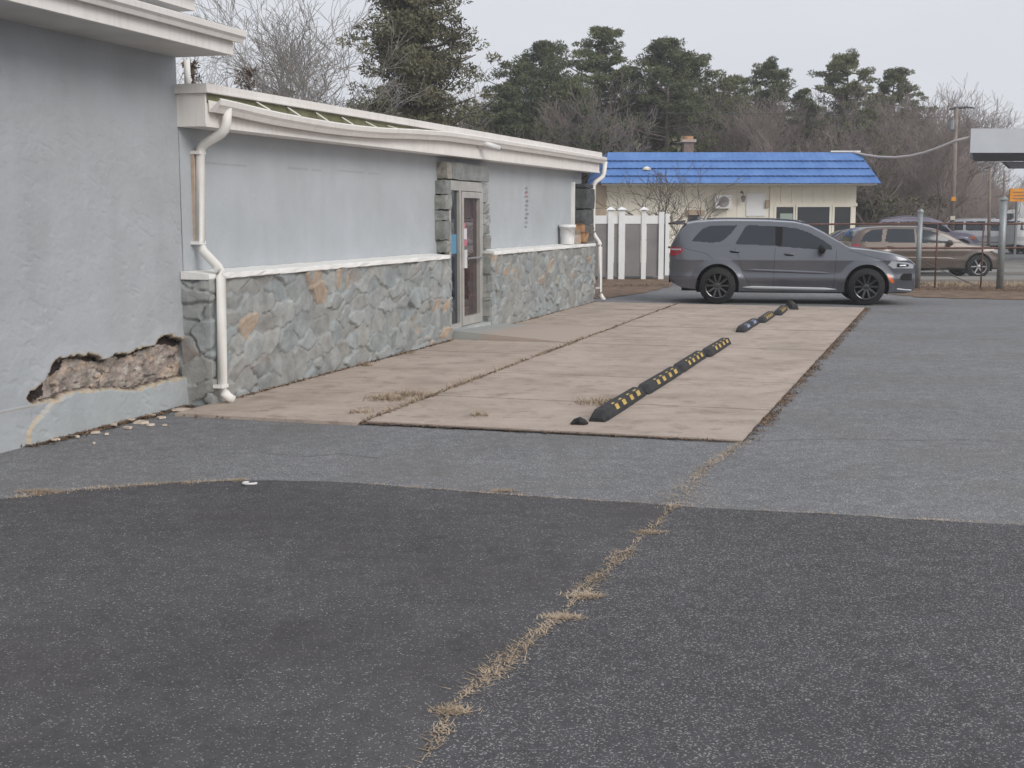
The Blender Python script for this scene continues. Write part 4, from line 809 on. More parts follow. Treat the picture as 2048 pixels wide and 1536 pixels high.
# ================================================================== VINYL ENCLOSURE
Ye = 36.0; enc = thing('vinyl_fence', 'white vinyl fence corner with capped posts and grey panels beyond the low building', 'fence', (P(1265, 557, Ye)[0], Ye, 0))
def ex(px, dy=0): return P(px, 500, Ye + dy)[0] - enc.location.x
ztop = P(0, 431, Ye)[2]; zr = P(0, 447.5, Ye)[2]
MB().box(ex(1160), ex(1338), -.03, .03, zr, ztop).build('top_rail', 'vinyl', enc)
for a, b, dz in [(1170, 1214, 0), (1228, 1236, 0), (1250, 1281, 0), (1293, 1317, 0), (1327, 1330, 0)]: MB().box(ex(a), ex(b), -.012, .012, .10, zr).build('panel', 'panel_grey', enc)
for px, wd, capped, dy in [(1221, .16, 1, .0), (1243, .17, 1, .0), (1287, .13, 1, .0), (1322, .15, 0, .0), (1333.5, .12, 0, -.05)]:
    x_ = ex(px); top_ = ztop + (.16 if capped else (.10 if px < 1330 else .05)); post = MB().box(x_ - wd / 2, x_ + wd / 2, dy - wd / 2, dy + wd / 2, 0.0 if px != 1333.5 else .12, top_).build('post', 'vinyl', enc)
    if capped: MB().hexa([(x_ - .14, dy - .14, top_), (x_ + .14, dy - .14, top_), (x_ + .14, dy + .14, top_), (x_ - .14, dy + .14, top_), (x_ - .02, dy - .02, top_ + .085), (x_ + .02, dy - .02, top_ + .085), (x_ + .02, dy + .02, top_ + .085), (x_ - .02, dy + .02, top_ + .085)]).build('post_cap', 'vinyl', post)
for k_, (px, yy) in enumerate([(1222, 2.0), (1332, 2.0)]): MB().box(ex(px) - .03, ex(px) + .03, .05, 2.0, zr, ztop).build('side_rail', 'vinyl', enc); MB().box(ex(px) - .012, ex(px) + .012, .1, 2.0, .2, zr).build('side_panel', 'panel_grey', enc)

# ================================================================== CREAM BUILDING WITH BLUE ROOF
Yb = 50.0; bl = thing('cream_building', 'cream single-storey building with a bright blue metal mansard roof', 'building', (P(1450, 524, Yb)[0], Yb, 0))
def bx_(px): return P(px, 500, Yb)[0] - bl.location.x
def bz(py): return P(1024, py, Yb)[2]
x0, x1 = bx_(1190), bx_(1709); zs_ = bz(364)
# siding wall with recessed shallow boards
mb = MB(); mb.box(x0, x1, .02, 8, 0, zs_)
for i in range(24):
    a_ = x0 + (x1 - x0) * i / 24; mb.box(a_ + .02, a_ + (x1 - x0) / 24 - .02, .0, .018, .12, zs_ - .05)
mb.build('wall', 'cream', bl)
MB().box(bx_(1188), bx_(1211), -.06, .0, 0, zs_).build('corner_panel', 'cream_dark', bl)
MB().box(bx_(1548), x1 + .04, -.05, .0, bz(412.5), bz(406)).build('window_head', 'cream', bl)
MB().box(bx_(1537), bx_(1547), -.04, -.002, 0, zs_).build('pilaster', 'cream', bl)
# roof courses
ra, rb_ = bz(304.5), bz(366); nC = 4; mb = MB(); lx0, lx1 = bx_(1196), bx_(1742); tx0, tx1 = bx_(1214), bx_(1711)
for i in range(nC):
    q0, q1 = i / nC, (i + 1) / nC; zb_, zt_ = rb_ + (ra - rb_) * q0, rb_ + (ra - rb_) * q1
    xa0, xb0 = lx0 + (tx0 - lx0) * q0, lx1 + (tx1 - lx1) * q0; xa1, xb1 = lx0 + (tx0 - lx0) * q1, lx1 + (tx1 - lx1) * q1; ya, yb2 = -.95 + .95 * q0, -.95 + .95 * q1
    n_ = 46; vs = []
    for j in range(n_ * 6 + 1):
        q = j / (n_ * 6); ph = q * n_ * 2 * math.pi; lip = .018 * (1 - abs(math.sin(ph / 2)) ** .5)
        vs.append((xa0 + (xb0 - xa0) * q, ya - .13 - lip, zb_ - .03 - lip)); vs.append((xa1 + (xb1 - xa1) * q, yb2 - lip, zt_))
        vs.append((xa0 + (xb0 - xa0) * q, ya + .06, zb_ + .0))
    mb.add(vs, [(j * 3, (j + 1) * 3, (j + 1) * 3 + 1, j * 3 + 1) for j in range(n_ * 6)] + [(j * 3 + 2, (j + 1) * 3 + 2, (j + 1) * 3, j * 3) for j in range(n_ * 6)])
    for (p0, p1, sg) in ((xb0, xb1, 1), (xa0, xa1, -1)):
        yb3, yb4 = 8 + .95 - .95 * q0, 8 + .95 - .95 * q1; mb.add([(p0 + sg * .04, ya - .05, zb_ - .02), (p0 + sg * .04, yb3, zb_ - .02), (p1, yb4, zt_), (p1, yb2, zt_), (p0 - sg * .02, ya, zb_ - .03), (p0 - sg * .02, yb3, zb_ - .03)], [(0, 1, 2, 3), (4, 5, 1, 0)])
mb.add([(tx0, 0, ra - .005), (tx1, 0, ra - .005), (tx1, 8, ra - .005), (tx0, 8, ra - .005)], [(0, 1, 2, 3)]); mb.build('roof', 'blue_roof', bl)
MB().box(lx0 + .1, lx1 - .1, -.9, -.02, rb_ - .10, rb_ - .04).build('soffit', 'cream', bl)
MB().box(bx_(1655), tx1 + .05, -.05, .05, ra, ra + .06).build('ridge_trim', 'vinyl', bl)
vp = MB().tube([(bx_(1288), -.55, bz(366)), (bx_(1288), -.55, bz(340))], .12, 10).build('roof_vent', 'steel', bl, True); MB().lathe([(.17, 0), (.17, .06), (.05, .13)], 12, 'z', (bx_(1288), -.55, bz(341))).build('vent_cap', 'cream', vp)
ch = MB().box(bx_(1400), bx_(1421), 5.2, 5.7, ra - .2, bz(264)).build('chimney', 'brick', bl); MB().box(bx_(1395), bx_(1426), 5.12, 5.88, bz(268), bz(262)).build('chimney_cap', 'cream_dark', ch); MB().tube([(bx_(1411), 5.5, bz(263)), (bx_(1411), 5.5, bz(254))], .22, 10).build('chimney_pot', 'terracotta', ch)
for (a_, b_, c_y, mt) in [(1550, 1584, 408, 'win_dark'), (1592, 1656, 408, 'win_dark'), (1666, 1698, 408, 'win_dark')]:
    wn = MB(); xa, xb = bx_(a_), bx_(b_); z_t = bz(414); z_b = .35 if a_ > 1560 else bz(442)
    wn.box(xa - .09, xa, -.06, .0, z_b, z_t + .08); wn.box(xb, xb + .09, -.06, .0, z_b, z_t + .08); wn.box(xa, xb, -.06, .0, z_t, z_t + .08); wn = wn.build('window', 'cream', bl); MB().box(xa, xb, -.03, -.005, z_b, z_t).build('pane', mt, wn)
    MB().box(xa, xb, -.05, .0, z_b - .08, z_b).build('sill', 'cream', wn)
xa, xb = bx_(1558), bx_(1583); MB().box(xa, xb, -.045, -.032, bz(441), bz(427)).build('window_notice', 'win_pale', bl)
wn = MB().box(bx_(1371), bx_(1407), -.12, .0, bz(430), bz(420)).build('window_hood', 'cream_dark', bl); MB().box(bx_(1375), bx_(1396), -.05, -.002, bz(446), bz(430)).build('pane', 'win_dark', wn)
MB().box(bx_(1490), bx_(1529), -.035, -.003, bz(432), bz(386)).build('blank_sign', 'vinyl', bl)
MB().box(bx_(1528), bx_(1535), -.14, .0, bz(415), bz(400)).build('meter_box', 'cream_dark', bl)
lt = MB().tube([(bx_(1479), 0, bz(385)), (bx_(1479), -.18, bz(383)), (bx_(1482), -.24, bz(388))], .025, 6).build('wall_lantern', 'wire', bl); MB().lathe([(.05, -.12), (.09, .05), (.12, .06), (.03, .14)], 8, 'z', (bx_(1482), -.24, bz(398))).build('lantern_glass', 'panel_grey', lt)
ac = thing('air_conditioner', 'white outdoor air conditioner unit on the cream wall under the blue roof', 'air conditioner', (P(1443, 417, Yb)[0], Yb - .03, bz(417)))
sx = lambda d: d * Yb / 2500
MB().box(-sx(16), sx(16), -.38, -.03, 0.0, sx(26)).build('casing', 'plastic_w', ac); MB().lathe([(sx(10.5), -.385), (sx(10.5), -.40), (sx(9.5), -.402), (.02, -.39)], 24, 'y', (sx(1), 0, sx(13))).build('fan_grille', 'panel_grey', ac)
for xx in (-.2, .2): MB().box(xx - .015, xx + .015, -.38, 0, -.05, -.002).build('bracket', 'steel', ac)
MB().tube([(-.3, -.1, .1), (-.4, -.06, -.1), (-.42, -.04, -.9)], .03, 6).build('hose', 'cream', ac)

# ================================================================== FENCE WITH RUSTY RAILS
Yf = 31.0; fn = thing('rail_fence', 'chain link fence frame with grey posts and rusty brown rails behind the grey SUV', 'fence', (P(1835, 578, Yf)[0], Yf, 0))
def fxp(px): return P(px, 500, Yf)[0] - fn.location.x
for px, top_ in [(1838, 425), (2003, 400)]:
    zt_ = P(0, top_, Yf)[2]; x_ = fxp(px); post = MB().tube([(x_, 0, 0), (x_, 0, zt_)], .065 if px < 1900 else .085, 12).build('post', 'steel', fn, True); MB().lathe([(.075 if px < 1900 else .1, 0), (.08, .05), (.02, .09)], 12, 'z', (x_, 0, zt_)).build('post_cap', 'steel', post, True)
for px in (1965, 1873): MB().tube([(fxp(px), 0, 0), (fxp(px), 0, P(0, 448, Yf)[2])], .022, 8).build('line_post', 'rail_rust', fn, True)
for y0, y1, y2 in [(449, 447, 448), (496.5, 496, 496)]:
    MB().tube([(fxp(1336), 0, P(0, y0 - 2, Yf)[2]), (fxp(1600), 0, P(0, y0, Yf)[2]), (fxp(1838), 0, P(0, y1, Yf)[2]), (fxp(2003), 0, P(0, y2, Yf)[2]), (fxp(2300), 0, P(0, y2 - 4, Yf)[2])], .024, 8).build('rail', 'rail_rust', fn, True)
MB().tube([(fxp(1850), .0, P(0, 525, Yf)[2]), (fxp(1955), .0, P(0, 572, Yf)[2])], .012, 6).build('brace_wire', 'wire', fn)
mb = MB(); zt_ = P(0, 449, Yf)[2]; x_ = fxp(1838)          # faint diagonal mesh
while x_ < fxp(2300): mb.add([(x_, .03, .08), (x_ + .003, .03, .08), (x_ + .003 + zt_ - .1, .03, zt_), (x_ + zt_ - .1, .03, zt_)], [(0, 1, 2, 3)]); mb.add([(x_ + zt_ - .1, .034, .08), (x_ + zt_ - .097, .034, .08), (x_ + .003, .034, zt_), (x_, .034, zt_)], [(0, 1, 2, 3)]); x_ += .085
mb.build('wire_mesh', 'steel', fn)

# ================================================================== CANOPY, POLES, CABLES, SIGN
Yc = 47.0; cn = thing('station_canopy', 'flat grey canopy with dark underside at the right frame edge', 'canopy', (P(2200, 530, Yc)[0], Yc, 0))
def cx_(px): return P(px, 300, Yc)[0] - cn.location.x
zc0, zc1 = P(0, 305.5, Yc)[2], P(0, 257, Yc)[2]
ca = cx_(1940); sk_ = 5.6 * math.tan(R(20.6))
def skb(a, b, y0, y1, z0, z1): k0, k1 = sk_ * y0 / 5.6, sk_ * y1 / 5.6; return MB().hexa([(a + k0, y0, z0), (b + k0, y0, z0), (b + k1, y1, z0), (a + k1, y1, z0), (a + k0, y0, z1), (b + k0, y0, z1), (b + k1, y1, z1), (a + k1, y1, z1)])
skb(ca, ca + 14, 0, 5.6, zc0, zc1).build('fascia', 'canopy', cn); skb(ca + .1, ca + 13.9, .12, 5.5, zc0 - .06, zc0 - .002).build('underside', 'canopy_under', cn)
for dx in (5.2, 11.5): MB().box(cx_(1940) + dx - .15, cx_(1940) + dx + .15, 2.6, 2.9, 0, zc0 - .06).build('column', 'canopy', cn); 
MB().hexa([(cx_(2036), .5, zc0 - .55), (cx_(2080), .5, zc0 - .55), (cx_(2080), .8, zc0 - .55), (cx_(2036), .8, zc0 - .55), (cx_(2020), .5, zc0 - .3), (cx_(2080), .5, zc0 - .3), (cx_(2080), .8, zc0 - .3), (cx_(2020), .8, zc0 - .3)]).build('haunch', 'canopy_under', cn)
def pole(px_t, px_b, py_t, Y, r, label, arms=True, tags=False):
    bx0 = P(px_b, 470, Y)[0]; o = thing('utility_pole', label, 'utility pole', (bx0, Y, 0), 0, 'utility poles along the far road'); zt_ = P(0, py_t, Y)[2]; xt = P(px_t, py_t, Y)[0] - bx0
    MB().tube([(0, 0, 0), (xt, 0, zt_)], [r, r * .72], 8).build('pole_shaft', 'wood_pole', o, True)
    if arms: MB().tube([(xt - .3, 0, zt_ - .05), (xt, 0, zt_), (xt + .5, 0, zt_ + .03), (xt + .8, 0, zt_)], [.05, .07, .05, .03], 6).build('lamp_arm', 'wire', o); MB().tube([(xt - .2, -.1, zt_ - .95), (xt - .2, -.1, zt_ - .55)], .11, 8).build('transformer', 'steel', o)
    if tags:
        for py, m_ in ((398, 'orange'), (436, 'cream')): z_ = P(0, py, Y)[2]; MB().box(-.16, .04, -r - .06, -r - .01, z_ - .09, z_ + .09).build('tag_plate', m_, o)
    return o
pole(1913, 1904, 216, 57, .12, 'tall wooden utility pole with small tag plates, left of the grey canopy', True, True)
pole(1980, 1979, 336, 58, .085, 'thin grey utility pole just left under the canopy edge', False); pole(2009, 2008, 342, 58, .07, 'thin utility pole left of the orange sign', False)
def wire(pts, r, name, label, mat='wire'):
    c = pts[0]; o = MB().tube([tuple(np.array(p) - np.array(c)) for p in pts], r, 6).build(name, mat, None, True); o.location = c; return tag(o, label, 'cable')
cb_pts = [(1660, 304.5, 50), (1705, 304, 50), (1730, 310, 49.7), (1760, 314, 49.3), (1790, 315, 49), (1820, 312, 48.6), (1850, 305, 48.2), (1880, 294.5, 47.8), (1910, 282, 47.4), (1940, 274, 47.1)]
wire([P(*p) for p in cb_pts], .055, 'service_cable', 'thick pale cable sagging from the blue roof corner to the grey canopy', 'cable')
wire([P(940, 232, 62), P(1100, 229, 62), P(1300, 226, 62), P(1600, 228, 62), P(1913, 236, 64)], .014, 'overhead_wire', 'thin overhead wire crossing in front of the pine trees')
sg = thing('road_sign', 'orange sign with dark lines at the right edge beneath the canopy', 'sign', (P(2060, 470, 60)[0], 60, 0)); w2 = lambda px: P(px, 390, 60)[0] - sg.location.x
MB().box(w2(2019), w2(2110), -.06, .06, P(0, 403, 60)[2], P(0, 377, 60)[2]).build('sign_board', 'orange', sg)
for i, (y_, a_, b_) in enumerate([(384, 2024, 2048), (391, 2028, 2060), (397, 2024, 2050)]): MB().box(w2(a_), w2(b_), -.075, -.062, P(0, y_ + 1, 60)[2], P(0, y_ - .6, 60)[2]).build('sign_line', 'wood_pole', sg)
for px in (2035, 2095): MB().tube([(w2(px), 0, 0), (w2(px), 0, P(0, 403, 60)[2])], .07, 6).build('leg', 'steel', sg)
# white box truck far right
tr = thing('box_truck', 'white truck parked far off beneath the orange sign', 'truck', (P(2050, 470, 76)[0], 76, 0)); 
MB().box(-.9, 3.2, -1, 1, .9, 2.75).build('cargo_box', 'paint_white', tr); MB().hexa([(-2.3, -.95, .6), (-.95, -.95, .6), (-.95, .95, .6), (-2.3, .95, .6), (-1.7, -.9, 2.2), (-.95, -.9, 2.3), (-.95, .9, 2.3), (-1.7, .9, 2.2)]).build('cab', 'paint_white', tr)
MB().hexa([(-1.95, -.955, 1.5), (-1.1, -.955, 1.5), (-1.1, .955, 1.5), (-1.95, .955, 1.5), (-1.72, -.915, 2.05), (-1.1, -.915, 2.05), (-1.1, .915, 2.05), (-1.72, .915, 2.05)]).build('cab_window', 'car_glass', tr)
for x_ in (-1.6, 2.2):
    for s2 in (-1, 1): make_wheel(tr, x_, s2 * .98, .42, s2, .25, 'rim_silver', 5)

# ================================================================== VEGETATION
def bare_mesh(name, seed, Ht, levels, spread, trunk_r, multi=1, lean=0.0, up=.25, split=3, minr=.006, kink=.25):
    rnd = random.Random(seed); segs = []
    def grow(p, d, ln, r, lv):
        n_ = 3 if lv > 0 else 2; q = p.copy()
        for i in range(n_):
            d = (d + Vector((rnd.gauss(0, kink), rnd.gauss(0, kink), rnd.gauss(0, kink * .6) + up * .15))).normalized(); q2 = q + d * ln / n_; r2 = max(r * (.86 if lv else .6), minr)
            segs.append((q, q2, r, r2)); q = q2; r = r2
            if lv > 0 and i < n_ - 1 and rnd.random() < .75:
                sd = (d + Vector((rnd.gauss(0, 1), rnd.gauss(0, 1), rnd.uniform(-.1, .5))).normalized() * spread * 1.2).normalized(); grow(q, sd, ln * rnd.uniform(.5, .75), r * .55, lv - 1)
        if lv > 0:
            for _ in range(split):
                sd = (d + Vector((rnd.gauss(0, 1), rnd.gauss(0, 1), rnd.gauss(0, .5) + up)).normalized() * spread).normalized(); grow(q, sd, ln * rnd.uniform(.58, .85), r * .68, lv - 1)
    for m in range(multi):
        d0 = Vector((rnd.gauss(0, .12 + .35 * (multi > 1)) + lean, rnd.gauss(0, .12 + .3 * (multi > 1)), 1)).normalized(); grow(Vector((0, 0, 0)), d0, Ht * .36, trunk_r, levels)
    A = np.array([s[0] for s in segs]); B = np.array([s[1] for s in segs]); ra = np.array([s[2] for s in segs]); rb = np.array([s[3] for s in segs]); D = B - A; D /= np.linalg.norm(D, axis=1)[:, None] + 1e-9
    sc = Ht / max(B[:, 2].max(), .1); X = np.cross(D, np.array((.3, .9, .2))); X /= np.linalg.norm(X, axis=1)[:, None] + 1e-9; Yv = np.cross(D, X); V = []; 
    for k in range(3):
        c, s = math.cos(k * 2.094), math.sin(k * 2.094); V.append(A * sc + (X * c + Yv * s) * ra[:, None])
    for k in range(3):
        c, s = math.cos(k * 2.094), math.sin(k * 2.094); V.append(B * sc + (X * c + Yv * s) * rb[:, None])
    n_ = len(A); V = np.concatenate(V); ii = np.arange(n_); Fq = np.concatenate([np.stack([ii + k * n_, ii + ((k + 1) % 3) * n_, ii + (3 + (k + 1) % 3) * n_, ii + (3 + k) * n_], 1) for k in range(3)])
    big = np.tile(ra > trunk_r * .42, 3); return V, Fq, big
def bare_tree(name, label, loc, V, Fq, big, mats=('bark', 'twig'), group=None, cat='tree'):
    root = thing(name, label, cat, loc, 0, group)
    for m_, nm, mt in ((big, 'trunk', mats[0]), (~big, 'crown', mats[1])):
        v_, f_, _ = used(V, Fq[m_]); npmesh(nm, v_, f_, mt, root)
    return root
def tufts(cent, rad, per, size, seed, flat_=.5):
    rs_ = np.random.RandomState(seed); n_ = len(cent) * per; c = np.repeat(cent, per, 0); r = np.repeat(rad, per); d = rs_.normal(size=(n_, 3)); d /= np.linalg.norm(d, axis=1)[:, None]
    p = c + d * (r * rs_.uniform(.25, 1, n_) ** .6)[:, None] * np.array((1, 1, flat_)); a = rs_.normal(size=(n_, 3)) + d * .9 + np.array((0, 0, .3)); a /= np.linalg.norm(a, axis=1)[:, None]; b = np.cross(a, rs_.normal(size=(n_, 3))); b /= np.linalg.norm(b, axis=1)[:, None]
    s = size * rs_.uniform(.6, 1.5, n_)[:, None]; V = np.concatenate([p - b * s * .28, p + b * s * .28, p + a * s]); i = np.arange(n_); return V, np.stack([i, i + n_, i + 2 * n_], 1)
def pine(name, label, loc, Ht, Wd_, seed, mat='needle', base=.35, dens=1.0, conical=.3, tsize=.11, group=None, lean=0, per=60):
    rnd = random.Random(seed); root = thing(name, label, 'tree', loc, 0, group); mb = MB(); n_ = 8
    ax = [(lean * Ht * (q / n_) ** 2 + rnd.gauss(0, .012) * Ht * (q / n_), rnd.gauss(0, .01) * Ht * (q / n_), Ht * .97 * q / n_) for q in range(n_ + 1)]
    tr_ = Ht * .017 + .04; mb.tube(ax, [max(.02, tr_ * (1 - .9 * q / n_)) for q in range(n_ + 1)], 7); cent = []; rad = []
    nb = int(26 * dens * (1.3 if conical > .6 else 1))
    for i in range(nb):
        q = base + (1 - base) * (i + rnd.random()) / nb; z = Ht * q; k = min(n_ - 1, int(q * n_ / .97)) if q < .97 else n_ - 1; f_ = q * n_ / .97 - k; f_ = min(1, f_); c0 = Vector(ax[k]).lerp(Vector(ax[min(k + 1, n_)]), f_)
        u = (q - base) / (1 - base)
        if conical > .6: w_ = Wd_ * .5 * (1 - u) ** .8 * rnd.uniform(.75, 1.15) + .12
        else: w_ = Wd_ * .5 * (math.sin(math.pi * min(1, u * .86 + .14)) ** .7) * rnd.uniform(.45, 1.15) + .1
        an = rnd.uniform(0, 6.28); tip = c0 + Vector((math.cos(an) * w_, math.sin(an) * w_, w_ * rnd.uniform(.05, .45))); mid = c0.lerp(tip, .5) + Vector((0, 0, -.04 * w_))
        mb.tube([c0, mid, tip], [tr_ * .35 * (1 - q * .6), tr_ * .2, .015], 4, cap=False); m = max(2, int((3.4 + w_ * 1.3)))
        for j in range(m):
            v = .35 + .65 * (j + rnd.random()) / m; p = c0.lerp(tip, v) + Vector((rnd.gauss(0, .18 * w_ + .05), rnd.gauss(0, .18 * w_ + .05), rnd.gauss(0, .09 * w_ + .04))); cent.append(p); rad.append(rnd.uniform(.22, .42) * (.36 + .105 * Wd_ ) * (1 if conical < .6 else 1.05) + .06)
    cent.append(Vector(ax[-1]) + Vector((0, 0, .0))); rad.append(.3)
    mb.build('trunk', 'bark', root); V, Fq = tufts(np.array(cent), np.array(rad), per, tsize, seed); npmesh('crown', V, Fq, mat, root); return root
def ptree(px, py, Y, wpx, seed, label, **k):
    k['dens'] = k['dens'] * 1.35; k['per'] = 120; wpx *= 1.05
    b = P(px, 470, Y); Ht = P(0, py, Y)[2]; return pine('pine_tree', label, (b[0], Y, 0), Ht, wpx * Y / 2500, seed, group='pine trees behind the two buildings', **k)
# large dark conifer behind the low roof
pine('cedar_tree', 'large dense dark conifer rising behind the low building roof, its top out of frame', (P(835, 400, 40)[0], 40, 0), P(0, -170, 40)[2], 335 * 40 / 2500, 5, 'needle_olive', base=.12, dens=5.2, conical=.9, tsize=.095, per=105)
PT = [(1085, 85, 66, 230, 21, 'broad olive pine with flat top, leftmost of the wood beside the dark conifer', dict(base=.12, dens=3.0)), (1200, 50, 70, 165, 22, 'tallest pine with airy rounded top', dict(base=.42, dens=1.7)), (1330, 78, 68, 200, 23, 'dark green pine with dense sloping crown, above the middle of the blue roof', dict(base=.15, dens=3.0)),
      (1395, 112, 73, 190, 24, 'lower shoulder pine pressed against the dense sloping one', dict(base=.15, dens=2.4)), (1535, 122, 78, 150, 25, 'flat-topped pine above the right half of the blue roof', dict(base=.22, dens=2.4)), (1680, 104, 78, 150, 26, 'tall layered pine above the right end of the blue roof', dict(base=.25, dens=2.2)), (1775, 134, 82, 130, 27, 'rightmost pine with small rounded top, before the bare trees', dict(base=.25, dens=2.2)),
      (1140, 160, 60, 170, 28, 'short bushy pine below the tallest one', dict(base=.15, dens=1.6)), (1010, 170, 62, 120, 29, 'small pine at the left end of the wood by the big conifer', dict(base=.2, dens=1.5)), (1600, 178, 72, 120, 30, 'short pine between the flat-topped and the layered pines', dict(base=.2, dens=1.2)), (1730, 215, 74, 120, 31, 'short pine under the rightmost pair of tops', dict(base=.2, dens=1.2)), (1460, 150, 76, 130, 32, 'mid-height pine left of the flat-topped one', dict(base=.25, dens=1.5))]
for px, py, Y, wp_, sd, lab, kw in PT: ptree(px, py, Y, wp_, sd, lab, **kw)
# bare trees of the wood: copies of six source trees
src = []
for i in range(6):
    V, Fq, big = bare_mesh('b', 100 + i, 9.0, 5, .62, .12, 1, 0, .35, 3, .009); src.append((V, Fq, big))
rnd = random.Random(12); protos = []
for i in range(74):
    k = i % 6; px = 930 + (i * 61.8 * 1.7) % 1180 + rnd.uniform(-20, 20); Y = rnd.uniform(60, 92)
    tpy = np.interp(px, [900, 1000, 1250, 1500, 1700, 1800, 1870, 1900, 1922, 1940, 2050, 2150], [165, 150, 120, 150, 165, 150, 175, 215, 250, 345, 350, 350]) + rnd.uniform(0, 70); Y = Y if px < 1900 else max(Y, 86); hh = P(0, tpy, Y)[2]
    if i < 6: V, Fq, big = src[k]; o = bare_tree('bare_tree', 'bare brown winter tree in the wood beyond the blue-roofed building', (0, 0, 0), V, Fq, big, ('bark', 'twig'), 'bare trees of the wood'); protos.append(o)
    else: o = copy_tree(protos[k])
    o.location = (P(px, 400, Y)[0], Y, 0); sc = hh / 9; o.scale = (sc * 1.0, sc, sc); o.rotation_euler = (0, 0, rnd.uniform(0, 6.28))
# pale, big bare trees at left behind the roofs
for (px, py, Y, sd, lab, lean) in [(650, -40, 36, 201, 'tall pale bare tree with long arching limbs left of the big conifer', -.18), (735, -60, 44, 202, 'bare tree with fine twigs standing half inside the big conifer', -.05), (500, 20, 48, 203, 'low fine-twigged bare tree above the near end of the low roof', -.1), (590, 60, 55, 205, 'small far bare tree seen between two larger ones above the roof', 0.0), (945, 70, 56, 206, 'pale bare tree right of the big conifer', .1)]:
    Ht = P(0, py, Y)[2]; V, Fq, big = bare_mesh('p', sd, Ht, 5 if py < 0 else 4, .50, Ht * .012, 1, lean, .15, 3, .007, .27); bare_tree('bare_tree', lab, (P(px, 400, Y)[0], Y, 0), V, Fq, big, ('bark_pale', 'bark_pale'))
def bushy(px, py, Y, wp_, seed, label, mat):
    Ht = P(0, py, Y)[2]; root = thing('leafy_tree', label, 'tree', (P(px, 400, Y)[0], Y, 0)); rn = random.Random(seed); mb = MB(); wd = wp_ * Y / 2500; cent = []; rad = []
    mb.tube([(0, 0, 0), (.05, 0, Ht * .6), (0, 0, Ht * .95)], [.08, .05, .02], 6)
    for i in range(34): z = Ht * rn.uniform(.55, .97); q = (Ht - z) / (Ht * .45); a_ = rn.uniform(0, 6.28); r_ = wd * .5 * min(1, .3 + q) * rn.uniform(.2, 1); p = Vector((math.cos(a_) * r_, math.sin(a_) * r_, z)); cent.append(p); rad.append(rn.uniform(.12, .28)); mb.tube([(0, 0, z - .35), p], [.02, .008], 4, cap=False)
    mb.build('trunk', 'bark', root); V, Fq = tufts(np.array(cent), np.array(rad), 45, .09, seed); npmesh('crown', V, Fq, mat, root)
bushy(505, 122, 40, 75, 301, 'rust-brown leafy tree top showing over the low roof near the corner', 'rust_leaf'); bushy(395, 112, 38, 60, 302, 'rust-brown leafy tree top against the tall building corner', 'rust_leaf'); bushy(570, 175, 44, 110, 303, 'low brown leafy tree just clearing the low roof below the bare limbs', 'rust_leaf')
# bare shrub in front of the cream building
V, Fq, big = bare_mesh('s', 411, P(0, 318, 41)[2], 3, .75, .05, 4, .05, .15, 3, .008, .22); V = V * np.array((1.15, .8, 1)); bare_tree('bare_shrub', 'dark spreading bare shrub in front of the cream wall', (P(1330, 470, 41)[0], 41, 0), V, Fq, big, ('bark', 'bark'), None, 'shrub')
# brush of the wood: far mass
rs_ = np.random.RandomState(3); n_ = 60000; X = rs_.uniform(-10, 52, n_); Yw = rs_.uniform(74, 104, n_); zmax = np.interp(X / Yw * 2500 + 1024, [800, 1000, 1300, 1700, 1850, 1930, 2000, 2100, 2600], [6.5, 7.0, 7.6, 7.2, 6.6, 5.4, 3.2, 3.0, 3.0]) * (.75 + .5 * vnoise(X * .35, Yw * .1, 4)); z0 = rs_.uniform(0, 1, n_) ** .8 * zmax * .85; ln = rs_.uniform(.5, 2.2, n_); dx = rs_.normal(0, .45, n_); th_ = rs_.uniform(.012, .035, n_)
A = np.stack([X, Yw, z0], 1); B = np.stack([X + dx * ln, Yw, np.minimum(z0 + ln, zmax + .4)], 1); V = np.concatenate([A - np.c_[th_, th_ * 0, th_ * 0], A + np.c_[th_, th_ * 0, th_ * 0], B]); i = np.arange(n_)
o = npmesh('woodland', V, np.stack([i, i + n_, i + 2 * n_], 1), 'twig'); tag(o, 'brown leafless brushwood filling the wood behind the trees', 'brush', kind='stuff')
# evergreen understory clumps in the wood
rnd = random.Random(5); cent = []; rad = []
for i in range(420):
    px = rnd.uniform(900, 2100) if i < 260 else rnd.uniform(900, 1480); Y = rnd.uniform(62, 90) if px < 1880 else rnd.uniform(86, 96); cent.append(Vector((P(px, 400, Y)[0], Y, rnd.uniform(.5, 6.6 if px < 1450 else 3.2)))); rad.append(rnd.uniform(.4, 1.1))
V, Fq = tufts(np.array(cent), np.array(rad), 46, .24, 9); o = npmesh('undergrowth', V, Fq, 'needle_olive'); tag(o, 'dark evergreen undergrowth low in the wood', 'undergrowth', kind='stuff')

